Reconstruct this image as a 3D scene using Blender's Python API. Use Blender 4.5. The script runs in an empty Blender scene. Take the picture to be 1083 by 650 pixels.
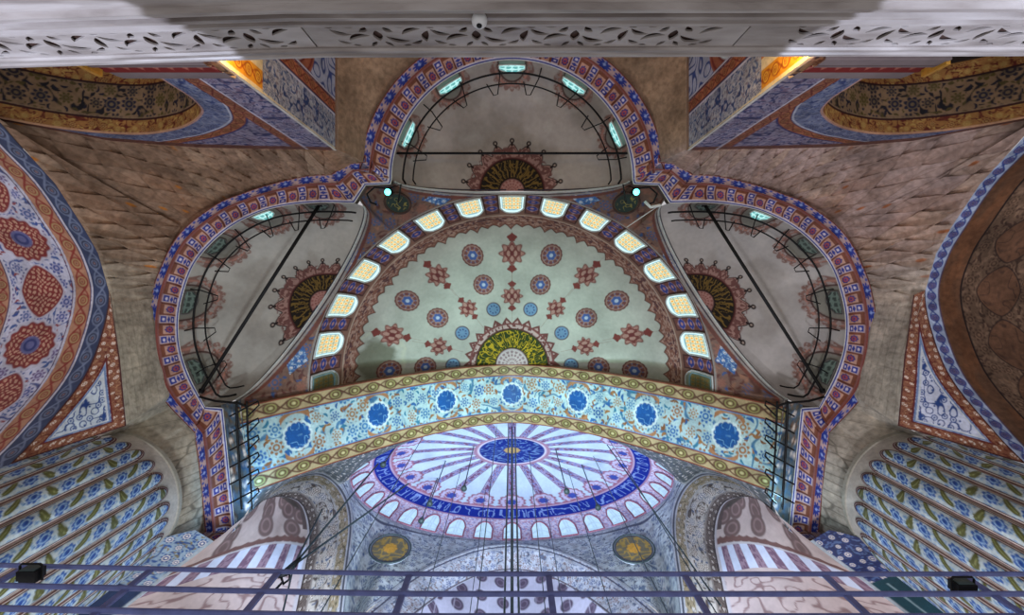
import bpy, math, random
import numpy as np

# ------------------------------------------------------------------ basics
CX, CY, F = 541.5, 300.0, 480.0        # optical axis (straight up) and focal length in picture units
Q = 1.25                               # mesh density
PI = math.pi
COL = bpy.context.scene.collection
rng = random.Random(7)


def W(px, py, z):
    return np.array([(px - CX) * z / F, (py - CY) * z / F, z], float)


def WL(pts):
    return np.array([W(*p) for p in pts])


def lin(c):
    c = np.asarray(c, float) / 255.0
    return np.where(c <= 0.04045, c / 12.92, ((c + 0.055) / 1.055) ** 2.4)


def sm(a, b, x):
    t = np.clip((x - a) / (b - a), 0, 1)
    return t * t * (3 - 2 * t)


def spline(pts, n, corners=()):
    """smooth curve through pts, sampled at n chord-length steps"""
    p = np.asarray(pts, float)
    if len(p) == 2:
        t = np.linspace(0, 1, n)[:, None]
        return p[0] * (1 - t) + p[1] * t
    d = np.r_[0, np.cumsum(np.linalg.norm(np.diff(p, axis=0), axis=1) + 1e-9)]
    m = np.zeros_like(p)
    m[1:-1] = (p[2:] - p[:-2]) / (d[2:] - d[:-2])[:, None]
    m[0] = (p[1] - p[0]) / (d[1] - d[0])
    m[-1] = (p[-1] - p[-2]) / (d[-1] - d[-2])
    t = np.linspace(0, d[-1], n)
    k = np.clip(np.searchsorted(d, t, side='right') - 1, 0, len(p) - 2)
    h = (d[k + 1] - d[k])
    u = ((t - d[k]) / h)[:, None]
    h = h[:, None]
    return ((2 * u**3 - 3 * u**2 + 1) * p[k] + (u**3 - 2 * u**2 + u) * h * m[k]
            + (-2 * u**3 + 3 * u**2) * p[k + 1] + (u**3 - u**2) * h * m[k + 1])


def idxspline(pts, n):
    """smooth curve through pts, equal steps per control point (so two lists stay matched)"""
    p = np.asarray(pts, float)
    m = np.zeros_like(p)
    m[1:-1] = (p[2:] - p[:-2]) / 2
    m[0] = p[1] - p[0]
    m[-1] = p[-1] - p[-2]
    t = np.linspace(0, len(p) - 1, n)
    k = np.clip(t.astype(int), 0, len(p) - 2)
    u = (t - k)[:, None]
    return ((2 * u**3 - 3 * u**2 + 1) * p[k] + (u**3 - 2 * u**2 + u) * m[k]
            + (-2 * u**3 + 3 * u**2) * p[k + 1] + (u**3 - u**2) * m[k + 1])


def linspl(pts, n):
    p = np.asarray(pts, float)
    t = np.linspace(0, len(p) - 1, n)
    k = np.clip(t.astype(int), 0, len(p) - 2)
    u = (t - k)[:, None]
    return p[k] * (1 - u) + p[k + 1] * u


def ruled(A, B, nv):
    v = np.linspace(0, 1, nv)[None, :, None]
    return A[:, None, :] * (1 - v) + B[:, None, :] * v


def arclen(P):
    return np.r_[0, np.cumsum(np.linalg.norm(np.diff(P, axis=0), axis=1))]


# ------------------------------------------------------------------ ornament (pigment patterns, in metres on the surface)
def hsh(ix, iy, seed):
    n = (ix.astype(np.int64) * 374761393 + iy.astype(np.int64) * 668265263 + seed * 974634777) & 0xffffffff
    n = ((n ^ (n >> 13)) * 1274126177) & 0xffffffff
    return ((n ^ (n >> 16)) & 0xffff) / 65535.0


def vnoise(x, y, seed=0):
    ix = np.floor(x); iy = np.floor(y)
    fx = x - ix; fy = y - iy
    fx = fx * fx * (3 - 2 * fx); fy = fy * fy * (3 - 2 * fy)
    a = hsh(ix, iy, seed); b = hsh(ix + 1, iy, seed); c = hsh(ix, iy + 1, seed); d = hsh(ix + 1, iy + 1, seed)
    return (a * (1 - fx) + b * fx) * (1 - fy) + (c * (1 - fx) + d * fx) * fy


def fbm(x, y, seed=0, o=4):
    s = 0; a = 0.5
    for i in range(o):
        s = s + a * vnoise(x * 2**i, y * 2**i, seed + i * 17)
        a *= 0.5
    return s / (1 - 0.5**o)


def cells(x, y, seed=0, jit=0.3):
    ix = np.floor(x); iy = np.floor(y)
    best = np.full(x.shape, 9.0); sec = np.full(x.shape, 9.0)
    bx = np.zeros(x.shape); by = np.zeros(x.shape); r1 = np.zeros(x.shape); r2 = np.zeros(x.shape)
    for i in (-1, 0, 1):
        for j in (-1, 0, 1):
            a = ix + i; b = iy + j
            h1 = hsh(a, b, seed); h2 = hsh(a, b, seed + 5)
            dx = x - (a + 0.5 + jit * (h1 * 2 - 1)); dy = y - (b + 0.5 + jit * (h2 * 2 - 1))
            d = np.hypot(dx, dy)
            m = d < best
            sec = np.where(m, best, np.minimum(sec, d))
            best = np.where(m, d, best)
            bx = np.where(m, dx, bx); by = np.where(m, dy, by)
            r1 = np.where(m, hsh(a, b, seed + 9), r1); r2 = np.where(m, hsh(a, b, seed + 13), r2)
    return bx, by, best, sec, r1, r2


def base(shape, rgb):
    return np.zeros(tuple(shape) + (3,)) + lin(rgb)


def paint(col, mask, rgb):
    c = lin(rgb) if np.ndim(rgb) == 1 else rgb
    m = np.clip(mask, 0, 1)[..., None]
    col *= (1 - m)
    col += m * c
    return col


def pick(r, pal):
    pal = np.array([lin(p) for p in pal])
    return pal[np.clip((r * len(pal)).astype(int), 0, len(pal) - 1)]


def petals(dx, dy, R, n, rot=0.0, depth=0.22):
    r = np.hypot(dx, dy); th = np.arctan2(dy, dx) + rot
    return r - R * (1 - depth + depth * np.abs(np.cos(n * th / 2)) ** 0.7)


def ins(d, w=0.03):
    return sm(w, -w, d)


def floral(x, y, s, bg, vine, flowers, leaves, seed=0, core=(235, 225, 215), fl=0.34, vw=0.09):
    X = x / s; Y = y / s
    col = base(x.shape, bg)
    n = vnoise(X * 0.9, Y * 0.9, seed) * 3.0 + vnoise(X * 2, Y * 2, seed + 3) * 0.5
    paint(col, ins(np.abs((n % 1) - 0.5) - vw, 0.05), vine)
    for k, sc in enumerate((1.9, 2.7)):
        dx, dy, d, d2, r1, r2 = cells(X * sc + 3.1 * k, Y * sc, seed + 31 + k, 0.4)
        a = r1 * 2 * PI
        u = dx * np.cos(a) + dy * np.sin(a); v = -dx * np.sin(a) + dy * np.cos(a) + u * u * 0.9
        paint(col, ins(np.hypot(u / 0.44, v / 0.17) - 1, 0.2) * (r2 > 0.2), pick(r2, leaves))
    dx, dy, d, d2, r1, r2 = cells(X, Y, seed + 77, 0.22)
    R = fl * (0.75 + 0.4 * r2)
    paint(col, ins(d - R * 1.2, 0.04), bg)
    c = pick(r1, flowers)
    rot = r2 * 6
    paint(col, ins(petals(dx, dy, 1.0, 8, rot) - 0 + (1 - 0) * 0 + (d * 0) - 0 if False else petals(dx, dy, 1, 8, rot) + (1 - R), 0.05), c)
    paint(col, ins(np.abs(d - R * 0.55) - 0.03, 0.03), core)
    paint(col, ins(d - R * 0.22, 0.03), core)
    return col


def scroll(s, v, p, bg, vine, fill, dot, edge=None):
    """running border: a wave of vine round a row of discs; s along, v 0..1 across, p period"""
    k = s / p
    col = base(s.shape, bg)
    wv = 0.5 + 0.30 * np.sin(2 * PI * k)
    paint(col, ins(np.abs(v - wv) - 0.07, 0.05), vine)
    wv = 0.5 - 0.30 * np.sin(2 * PI * k + 0.5)
    paint(col, ins(np.abs(v - wv) - 0.05, 0.05), vine)
    f = (k * 2 % 1) - 0.5
    d = np.hypot(f * 1.05, v - 0.5)
    paint(col, ins(d - 0.36, 0.05), vine)
    paint(col, ins(d - 0.28, 0.05), fill)
    paint(col, ins(np.abs(d - 0.16) - 0.035, 0.04), vine)
    paint(col, ins(d - 0.08, 0.04), dot)
    if edge is not None:
        paint(col, np.maximum(ins(v - 0.07, 0.03), ins(0.93 - v, 0.03)), edge)
    return col


def put(col, m, src):
    col[m] = src[m]
    return col


# ------------------------------------------------------------------ materials
def new_mat(name):
    m = bpy.data.materials.new(name)
    m.use_nodes = True
    nt = m.node_tree
    b = nt.nodes['Principled BSDF']
    return m, nt, b


def mat_pigment(name, rough=0.6, wear=0.25, wscale=1.5, bump=0.1, bscale=6.0, spec=0.3, fine=0.10):
    m, nt, b = new_mat(name)
    at = nt.nodes.new('ShaderNodeAttribute'); at.attribute_name = 'Col'
    tc = nt.nodes.new('ShaderNodeTexCoord')
    n1 = nt.nodes.new('ShaderNodeTexNoise'); n1.inputs['Scale'].default_value = wscale; n1.inputs['Detail'].default_value = 8
    n2 = nt.nodes.new('ShaderNodeTexNoise'); n2.inputs['Scale'].default_value = bscale; n2.inputs['Detail'].default_value = 4
    r1 = nt.nodes.new('ShaderNodeMapRange'); r1.inputs[1].default_value = 0.3; r1.inputs[2].default_value = 0.7
    r1.inputs[3].default_value = 1 - wear; r1.inputs[4].default_value = 1 + wear * 0.5
    r2 = nt.nodes.new('ShaderNodeMapRange'); r2.inputs[1].default_value = 0.3; r2.inputs[2].default_value = 0.7
    r2.inputs[3].default_value = 1 - fine; r2.inputs[4].default_value = 1 + fine
    mu = nt.nodes.new('ShaderNodeMath'); mu.operation = 'MULTIPLY'
    mx = nt.nodes.new('ShaderNodeVectorMath'); mx.operation = 'SCALE'
    bp = nt.nodes.new('ShaderNodeBump'); bp.inputs['Strength'].default_value = bump; bp.inputs['Distance'].default_value = 0.05
    L = nt.links.new
    L(tc.outputs['Object'], n1.inputs['Vector']); L(tc.outputs['Object'], n2.inputs['Vector'])
    L(n1.outputs['Fac'], r1.inputs[0]); L(n2.outputs['Fac'], r2.inputs[0])
    L(r1.outputs[0], mu.inputs[0]); L(r2.outputs[0], mu.inputs[1])
    L(at.outputs['Color'], mx.inputs[0]); L(mu.outputs[0], mx.inputs['Scale'])
    L(mx.outputs[0], b.inputs['Base Color'])
    L(n2.outputs['Fac'], bp.inputs['Height']); L(bp.outputs[0], b.inputs['Normal'])
    b.inputs['Roughness'].default_value = rough
    b.inputs['Specular IOR Level'].default_value = spec
    return m


def mat_glow(name, strength):
    """lit stained glass: pattern colour from the pane itself"""
    m, nt, b = new_mat(name)
    at = nt.nodes.new('ShaderNodeAttribute'); at.attribute_name = 'Col'
    tc = nt.nodes.new('ShaderNodeTexCoord')
    n1 = nt.nodes.new('ShaderNodeTexNoise'); n1.inputs['Scale'].default_value = 3.0
    r1 = nt.nodes.new('ShaderNodeMapRange'); r1.inputs[3].default_value = strength * 0.75; r1.inputs[4].default_value = strength * 1.25
    nt.links.new(tc.outputs['Object'], n1.inputs['Vector']); nt.links.new(n1.outputs['Fac'], r1.inputs[0])
    nt.links.new(at.outputs['Color'], b.inputs['Emission Color']); nt.links.new(r1.outputs[0], b.inputs['Emission Strength'])
    b.inputs['Base Color'].default_value = (0.05, 0.05, 0.05, 1)
    b.inputs['Roughness'].default_value = 0.15
    return m


def mat_plain(name, rgb, rough=0.5, metal=0.0, var=0.25, scale=8.0, bump=0.1, emit=None, es=0):
    m, nt, b = new_mat(name)
    tc = nt.nodes.new('ShaderNodeTexCoord')
    n = nt.nodes.new('ShaderNodeTexNoise'); n.inputs['Scale'].default_value = scale; n.inputs['Detail'].default_value = 6
    cr = nt.nodes.new('ShaderNodeValToRGB')
    c = lin(rgb)
    cr.color_ramp.elements[0].position = 0.3; cr.color_ramp.elements[1].position = 0.7
    cr.color_ramp.elements[0].color = tuple(c * (1 - var)) + (1,)
    cr.color_ramp.elements[1].color = tuple(np.minimum(c * (1 + var), 1)) + (1,)
    bp = nt.nodes.new('ShaderNodeBump'); bp.inputs['Strength'].default_value = bump; bp.inputs['Distance'].default_value = 0.02
    L = nt.links.new
    L(tc.outputs['Object'], n.inputs['Vector']); L(n.outputs['Fac'], cr.inputs[0]); L(cr.outputs[0], b.inputs['Base Color'])
    L(n.outputs['Fac'], bp.inputs['Height']); L(bp.outputs[0], b.inputs['Normal'])
    b.inputs['Roughness'].default_value = rough; b.inputs['Metallic'].default_value = metal
    if emit:
        b.inputs['Emission Color'].default_value = tuple(lin(emit)) + (1,)
        b.inputs['Emission Strength'].default_value = es
    return m


def mat_marble(name):
    m, nt, b = new_mat(name)
    tc = nt.nodes.new('ShaderNodeTexCoord')
    mp = nt.nodes.new('ShaderNodeMapping'); mp.inputs['Scale'].default_value = (0.5, 1.5, 4.0); mp.inputs['Rotation'].default_value = (0, 0.05, 0)
    n = nt.nodes.new('ShaderNodeTexNoise'); n.inputs['Scale'].default_value = 2.2; n.inputs['Detail'].default_value = 10
    n.inputs['Distortion'].default_value = 0.3
    cr = nt.nodes.new('ShaderNodeValToRGB')
    e = cr.color_ramp.elements
    e[0].position = 0.3; e[0].color = tuple(lin((112, 102, 98))) + (1,)
    e[1].position = 0.6; e[1].color = tuple(lin((166, 158, 154))) + (1,)
    x = e.new(0.45); x.color = tuple(lin((144, 135, 130))) + (1,)
    x = e.new(0.8); x.color = tuple(lin((180, 173, 170))) + (1,)
    L = nt.links.new
    L(tc.outputs['Object'], mp.inputs[0]); L(mp.outputs[0], n.inputs['Vector']); L(n.outputs['Fac'], cr.inputs[0])
    L(cr.outputs[0], b.inputs['Base Color'])
    b.inputs['Roughness'].default_value = 0.4
    return m


M_PLASTER = mat_pigment('painted_plaster', 0.75, 0.22, 0.5, 0.08, 5.0, 0.2, 0.06)
M_TILE = mat_pigment('painted_tile', 0.55, 0.28, 1.2, 0.12, 9.0, 0.3, 0.12)
M_STONE = mat_pigment('bare_stone', 0.85, 0.40, 0.9, 0.6, 5.0, 0.15, 0.25)
M_DOME = mat_pigment('dome_plaster', 0.7, 0.12, 0.8, 0.05, 6.0, 0.2, 0.05)
M_GLASS = mat_glow('stained_glass', 1.15)
M_DAY = mat_glow('daylit_glass', 0.95)
M_IRON = mat_plain('black_iron', (22, 22, 24), 0.5, 0.6, 0.3)
M_BLUEBAR = mat_plain('blue_grey_painted_steel', (92, 102, 158), 0.45, 0.1, 0.2)
M_MARBLE = mat_marble('grey_marble')
M_WOOD = mat_plain('dark_brown_wood', (58, 36, 28), 0.7, 0, 0.4, 4)
M_FRAME = mat_plain('white_plaster_frame', (190, 196, 192), 0.7, 0, 0.15)
M_FRAMED = mat_plain('dark_window_frame', (90, 86, 84), 0.7, 0, 0.2)
M_CABLE = mat_plain('green_grey_steel_cable', (72, 88, 90), 0.5, 0.3, 0.2)
M_LAMP = mat_plain('cyan_lamp_glass', (200, 255, 245), 0.2, 0, 0.05, emit=(90, 235, 225), es=2.2)
M_GREEN = mat_pigment('green_roundel_board', 0.5, 0.2, 2, 0.1, 9, 0.4)
M_GOLD = mat_plain('gilded_post', (205, 150, 60), 0.4, 0.4, 0.25)
M_STEEL = mat_plain('white_enamel', (205, 205, 205), 0.4, 0, 0.1)


# ------------------------------------------------------------------ objects
def link(o, parent=None):
    COL.objects.link(o)
    if parent is not None:
        o.parent = parent
    return o


def tag(o, label=None, cat=None, group=None, kind=None):
    if label: o['label'] = label
    if cat: o['category'] = cat
    if group: o['group'] = group
    if kind: o['kind'] = kind
    return o


def empty(name, loc=(0, 0, 0)):
    o = bpy.data.objects.new(name, None)
    o.location = loc
    o.empty_display_size = 0.2
    return link(o)


def raw_mesh(name, verts, faces4, cols=None, mat=None, parent=None, smooth=True, keep=None):
    verts = np.ascontiguousarray(verts, np.float32).reshape(-1, 3)
    faces4 = np.ascontiguousarray(faces4, np.int32).reshape(-1, 4)
    me = bpy.data.meshes.new(name)
    me.vertices.add(len(verts)); me.vertices.foreach_set('co', verts.ravel())
    me.loops.add(faces4.size); me.loops.foreach_set('vertex_index', faces4.ravel())
    me.polygons.add(len(faces4))
    me.polygons.foreach_set('loop_start', np.arange(0, faces4.size, 4, dtype=np.int32))
    me.polygons.foreach_set('loop_total', np.full(len(faces4), 4, np.int32))
    me.polygons.foreach_set('use_smooth', np.full(len(faces4), smooth, bool))
    me.update(calc_edges=True)
    if cols is not None:
        a = me.color_attributes.new('Col', 'FLOAT_COLOR', 'POINT')
        c = np.ones((len(verts), 4), np.float32)
        q = np.asarray(cols).reshape(-1, 3)
        lu = q @ np.array([0.25, 0.65, 0.10])
        q = np.clip(lu[:, None] + 1.10 * (q - lu[:, None]), 0.004, 1) * np.clip((lu / 0.35) ** 0.12, 0.5, 1.2)[:, None]
        c[:, :3] = q
        a.data.foreach_set('color', c.ravel())
    if mat: me.materials.append(mat)
    o = bpy.data.objects.new(name, me)
    return link(o, parent)


def grid_faces(nu, nv, closed=False):
    i = np.arange(nu if closed else nu - 1)[:, None]; j = np.arange(nv - 1)[None, :]
    i2 = (i + 1) % nu
    a = i * nv + j; b = i2 * nv + j; c = i2 * nv + j + 1; d = i * nv + j + 1
    return np.stack([a, b, c, d], -1).reshape(-1, 4)


def grid(name, P, C, mat, parent=None, closed=False, mx=1):
    P = P.copy()
    P[..., 0] *= mx
    return raw_mesh(name, P, grid_faces(P.shape[0], P.shape[1], closed), C, mat, parent)


class MB:
    """collects shapes into one mesh"""
    def __init__(s): s.v = []; s.f = []; s.n = 0

    def add(s, v, f):
        v = np.asarray(v, float); s.v.append(v.reshape(-1, 3)); s.f.append(np.asarray(f).reshape(-1, 4) + s.n); s.n += v.size // 3
        return s

    def box(s, c, size, R=None):
        h = np.array(size) / 2
        v = np.array([[x, y, z] for x in (-1, 1) for y in (-1, 1) for z in (-1, 1)]) * h
        if R is not None: v = v @ np.asarray(R).T
        return s.add(v + np.asarray(c), [[0, 1, 3, 2], [4, 6, 7, 5], [0, 4, 5, 1], [2, 3, 7, 6], [0, 2, 6, 4], [1, 5, 7, 3]])

    def tube(s, pts, r, n=6, closed=False):
        p = np.asarray(pts, float)
        r = np.broadcast_to(np.asarray(r, float), (len(p),))
        if closed: t = np.roll(p, -1, 0) - np.roll(p, 1, 0)
        else: t = np.gradient(p, axis=0)
        t /= np.linalg.norm(t, axis=1)[:, None] + 1e-12
        ref = np.tile(np.array([0.13, 0.21, 0.97]), (len(p), 1))
        par = np.abs((t * ref).sum(1)) > 0.9
        ref[par] = (0.97, 0.2, 0.1)
        a = np.cross(t, ref); a /= np.linalg.norm(a, axis=1)[:, None]
        b = np.cross(t, a)
        th = np.arange(n) * 2 * PI / n
        v = p[:, None] + r[:, None, None] * (a[:, None] * np.cos(th)[None, :, None] + b[:, None] * np.sin(th)[None, :, None])
        m = len(p)
        i = np.arange(m if closed else m - 1)[:, None]; j = np.arange(n)[None]
        f = np.stack([i * n + j, ((i + 1) % m) * n + j, ((i + 1) % m) * n + (j + 1) % n, i * n + (j + 1) % n], -1).reshape(-1, 4)
        s.add(v, f)
        if not closed and n % 2 == 0:
            for e in (0, (m - 1) * n):
                q = [[e + k, e + k + 1, e + n - 2 - k, e + n - 1 - k] for k in range(n // 2 - 1)]
                s.f.append(np.array(q) + s.n - m * n)
        return s

    def lathe(s, prof, c, ax=(0, 0, 1), n=20):
        """prof: list of (radius, height) along ax"""
        ax = np.asarray(ax, float); ax /= np.linalg.norm(ax)
        ref = np.array([1, 0, 0]) if abs(ax[0]) < 0.8 else np.array([0, 1, 0])
        a = np.cross(ax, ref); a /= np.linalg.norm(a); b = np.cross(ax, a)
        th = np.arange(n) * 2 * PI / n
        v = np.array([[np.asarray(c) + r * (a * np.cos(t) + b * np.sin(t)) + h * ax for t in th] for r, h in prof])
        m = len(prof); i = np.arange(m - 1)[:, None]; j = np.arange(n)[None]
        f = np.stack([i * n + j, i * n + (j + 1) % n, (i + 1) * n + (j + 1) % n, (i + 1) * n + j], -1).reshape(-1, 4)
        return s.add(v, f)

    def build(s, name, mat, parent=None, mx=1, smooth=False, cols=None):
        v = np.concatenate(s.v); v[:, 0] *= mx
        return raw_mesh(name, v, np.concatenate(s.f), cols, mat, parent, smooth)


WIN = [0]


def window_name():
    WIN[0] += 1
    return 'window_%d' % WIN[0]


def side_word(m):
    return 'left' if m == 1 else 'right'


# ================================================================== 1. CORNICE (three lobes in plan)
ZC = 20.0
ZO = 19.65
ang = np.linspace(PI / 2, PI, 80)
IN_TOP = np.stack([541.5 + 127 * np.cos(ang), 190.5 - 127 * np.sin(ang)], 1)
OUT_TOP = np.stack([541.5 + 162 * np.cos(ang * 0.958 + 0.0658), 190.5 - 162 * np.sin(ang * 0.958 + 0.0658)], 1)
IN_LOBE = [(375, 215), (338, 214.5), (303, 217.5), (276, 224), (246, 239), (224, 257), (205, 281), (193, 314), (189, 340), (191, 368), (200, 396), (217, 430)]
OUT_LOBE = [(350, 184), (322, 186), (281, 196), (257, 204), (230, 215), (189.5, 247), (166, 291), (158, 322), (156, 345), (159, 376), (169, 416), (206, 458)]
segs = [
    (IN_TOP, OUT_TOP),
    ([(414.5, 190.5), (413, 195), (387, 196)], [(386, 163), (386, 171), (368, 173)]),
    ([(387, 196), (375, 215)], [(368, 173), (350, 184)]),
    (IN_LOBE, OUT_LOBE),
    ([(217, 430), (236, 431)], [(206, 458), (207, 470)]),
    ([(236, 431), (240, 470), (244, 510), (249, 560)], [(207, 470), (210, 490), (213, 520), (217, 562)]),
    ([(249, 560), (226, 580), (205, 597)], [(217, 562), (200, 572), (182, 584)]),
]
ci, co = [], []
def pair_by_normal(a, b):
    """points on curve b met by the normals of curve a (ends kept)"""
    n = len(a)
    d = spline(b, 600)
    tn = np.gradient(a, axis=0); tn /= np.linalg.norm(tn, axis=1)[:, None]
    df = d[None] - a[:, None]
    along = np.abs((df * tn[:, None]).sum(2)) + (np.linalg.norm(df, axis=2) > 70) * 1e3
    q = np.argmin(along, 1) / 599.0
    u = np.linspace(0, 1, n)
    w = sm(0, 0.10, u) * sm(1, 0.90, u)
    q = np.maximum.accumulate(q * w + u * (1 - w))
    kk = np.ones(9) / 9
    q = np.convolve(np.pad(q, 4, mode='edge'), kk, 'valid'); q[0] = 0; q[-1] = 1
    dd = np.linspace(0, 1, 600)
    return np.stack([np.interp(q, dd, d[:, 0]), np.interp(q, dd, d[:, 1])], 1)


for k, (a, b) in enumerate(segs):
    a = np.asarray(a, float); b = np.asarray(b, float)
    n = max(int(arclen(a)[-1] * Q), 6)
    f = linspl if k in (1,) else spline
    ci.append(f(a, n)); co.append(pair_by_normal(ci[-1], b) if k == 3 else f(b, n))
ci = np.concatenate(ci); co = np.concatenate(co)
CI = np.c_[ci, np.full(len(ci), ZC)]; CO = np.c_[co, np.full(len(co), ZO)]


def to_world(p):
    return np.stack([(p[:, 0] - CX) * p[:, 2] / F, (p[:, 1] - CY) * p[:, 2] / F, p[:, 2]], 1)


CIw, COw = to_world(CI), to_world(CO)


def cornice():
    A = np.concatenate([(CIw * (-1, 1, 1))[::-1], CIw]); B = np.concatenate([(COw * (-1, 1, 1))[::-1], COw])
    nv = 48
    P = ruled(B, A, nv)                       # v: 0 outer .. 1 inner
    v = np.linspace(0, 1, nv)
    P[..., 2] -= (0.16 * np.exp(-((v - 0.33) / 0.03) ** 2) - 0.10 * np.sin(PI * np.clip((v - 0.36) / 0.5, 0, 1)))[None, :]
    s = arclen((A + B) / 2)
    s = s - s[len(s) // 2]
    S = np.repeat(s[:, None], nv, 1); V = np.repeat(v[None], len(s), 0)
    per = 0.905
    col = base(S.shape, (184, 160, 162))
    f = (S / per % 1) - 0.5
    # palmette row
    vv = (V - 0.05) / 0.25
    d = petals(f * 1.0, (vv - 0.46) * 0.72, 0.41, 9, 0.3, 0.42)
    paint(col, ins(d, 0.04), (42, 62, 158))
    f2 = ((S / per + 0.5) % 1) - 0.5
    paint(col, ins(np.hypot(f2 * 1.8, (vv - 0.12) * 0.8) - 0.13, 0.05), (74, 92, 172))
    paint(col, ins(np.hypot(f * 1.2, (vv - 0.40) * 0.8) - 0.10, 0.05), (150, 166, 220))
    paint(col, ins(np.abs(f) - 0.02, 0.02) * (vv < 0.6), (150, 170, 225))
    # red lines
    paint(col, ins(V - 0.035, 0.012), (120, 58, 48))
    paint(col, ins(np.abs(V - 0.335) - 0.03, 0.01), (132, 62, 50))
    paint(col, ins(np.abs(V - 0.305) - 0.012, 0.008), (200, 190, 200))
    # panel band
    band = (V > 0.365) & (V < 0.875)
    b = base(S.shape, (126, 74, 56))
    w = (V - 0.62) / 0.255
    g = (S / per % 1)
    ro = np.abs(g - 0.27) < 0.215
    rb = np.abs(g - 0.77) < 0.19
    sq = ro & (w > -0.62)
    paint(b, sq * 1.0, (188, 148, 132))
    dx = (g - 0.27) * 3.4; dy = (w - 0.14)
    paint(b, ins(petals(dx, dy, 0.62, 8, 0), 0.06), (62, 56, 132))
    paint(b, ins(np.hypot(dx, dy) - 0.36, 0.06), (176, 84, 76))
    paint(b, ins(np.hypot(dx, dy) - 0.17, 0.06), (60, 62, 140))
    paint(b, rb * 1.0, (188, 168, 174))
    hx = np.abs(g - 0.77) / 0.19
    blk = (np.abs(np.abs(w) - 0.58) < 0.27) & (hx < 0.80)
    paint(b, (rb & blk) * 1.0, (46, 60, 150))
    paint(b, rb * ins(np.hypot(hx * 0.9, (np.abs(w) - 0.58) * 2.6) - 0.36, 0.08), (205, 195, 210))
    paint(b, rb * ins(hx * 0.8 + np.abs(w) * 3.4 - 0.72, 0.08), (52, 66, 154))
    paint(b, (np.abs(g - 0.02) < 0.018) * 1.0, (88, 46, 40))
    put(col, band, b)
    paint(col, ins(np.abs(V - 0.90) - 0.02, 0.008), (200, 196, 208))
    paint(col, ins(np.abs(V - 0.945) - 0.022, 0.008), (46, 60, 150))
    paint(col, ins(0.972 - V, 0.006), (196, 196, 196))
    o = grid('cornice', P, col, M_TILE)
    tag(o, 'blue and red painted band of rosettes edging the three lobes under the half-domes', 'cornice', kind='structure')
    # plain fascia rising from the inner edge of the band
    up = A.copy(); up[:, 2] += 0.35
    Pf = ruled(A, up, 3)
    f_ = grid('fascia', Pf, base(Pf.shape[:2], (104, 90, 84)), M_PLASTER, o)


cornice()

# ================================================================== 2. EXEDRAE (three small half-domes)
ZP = 22.4


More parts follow.
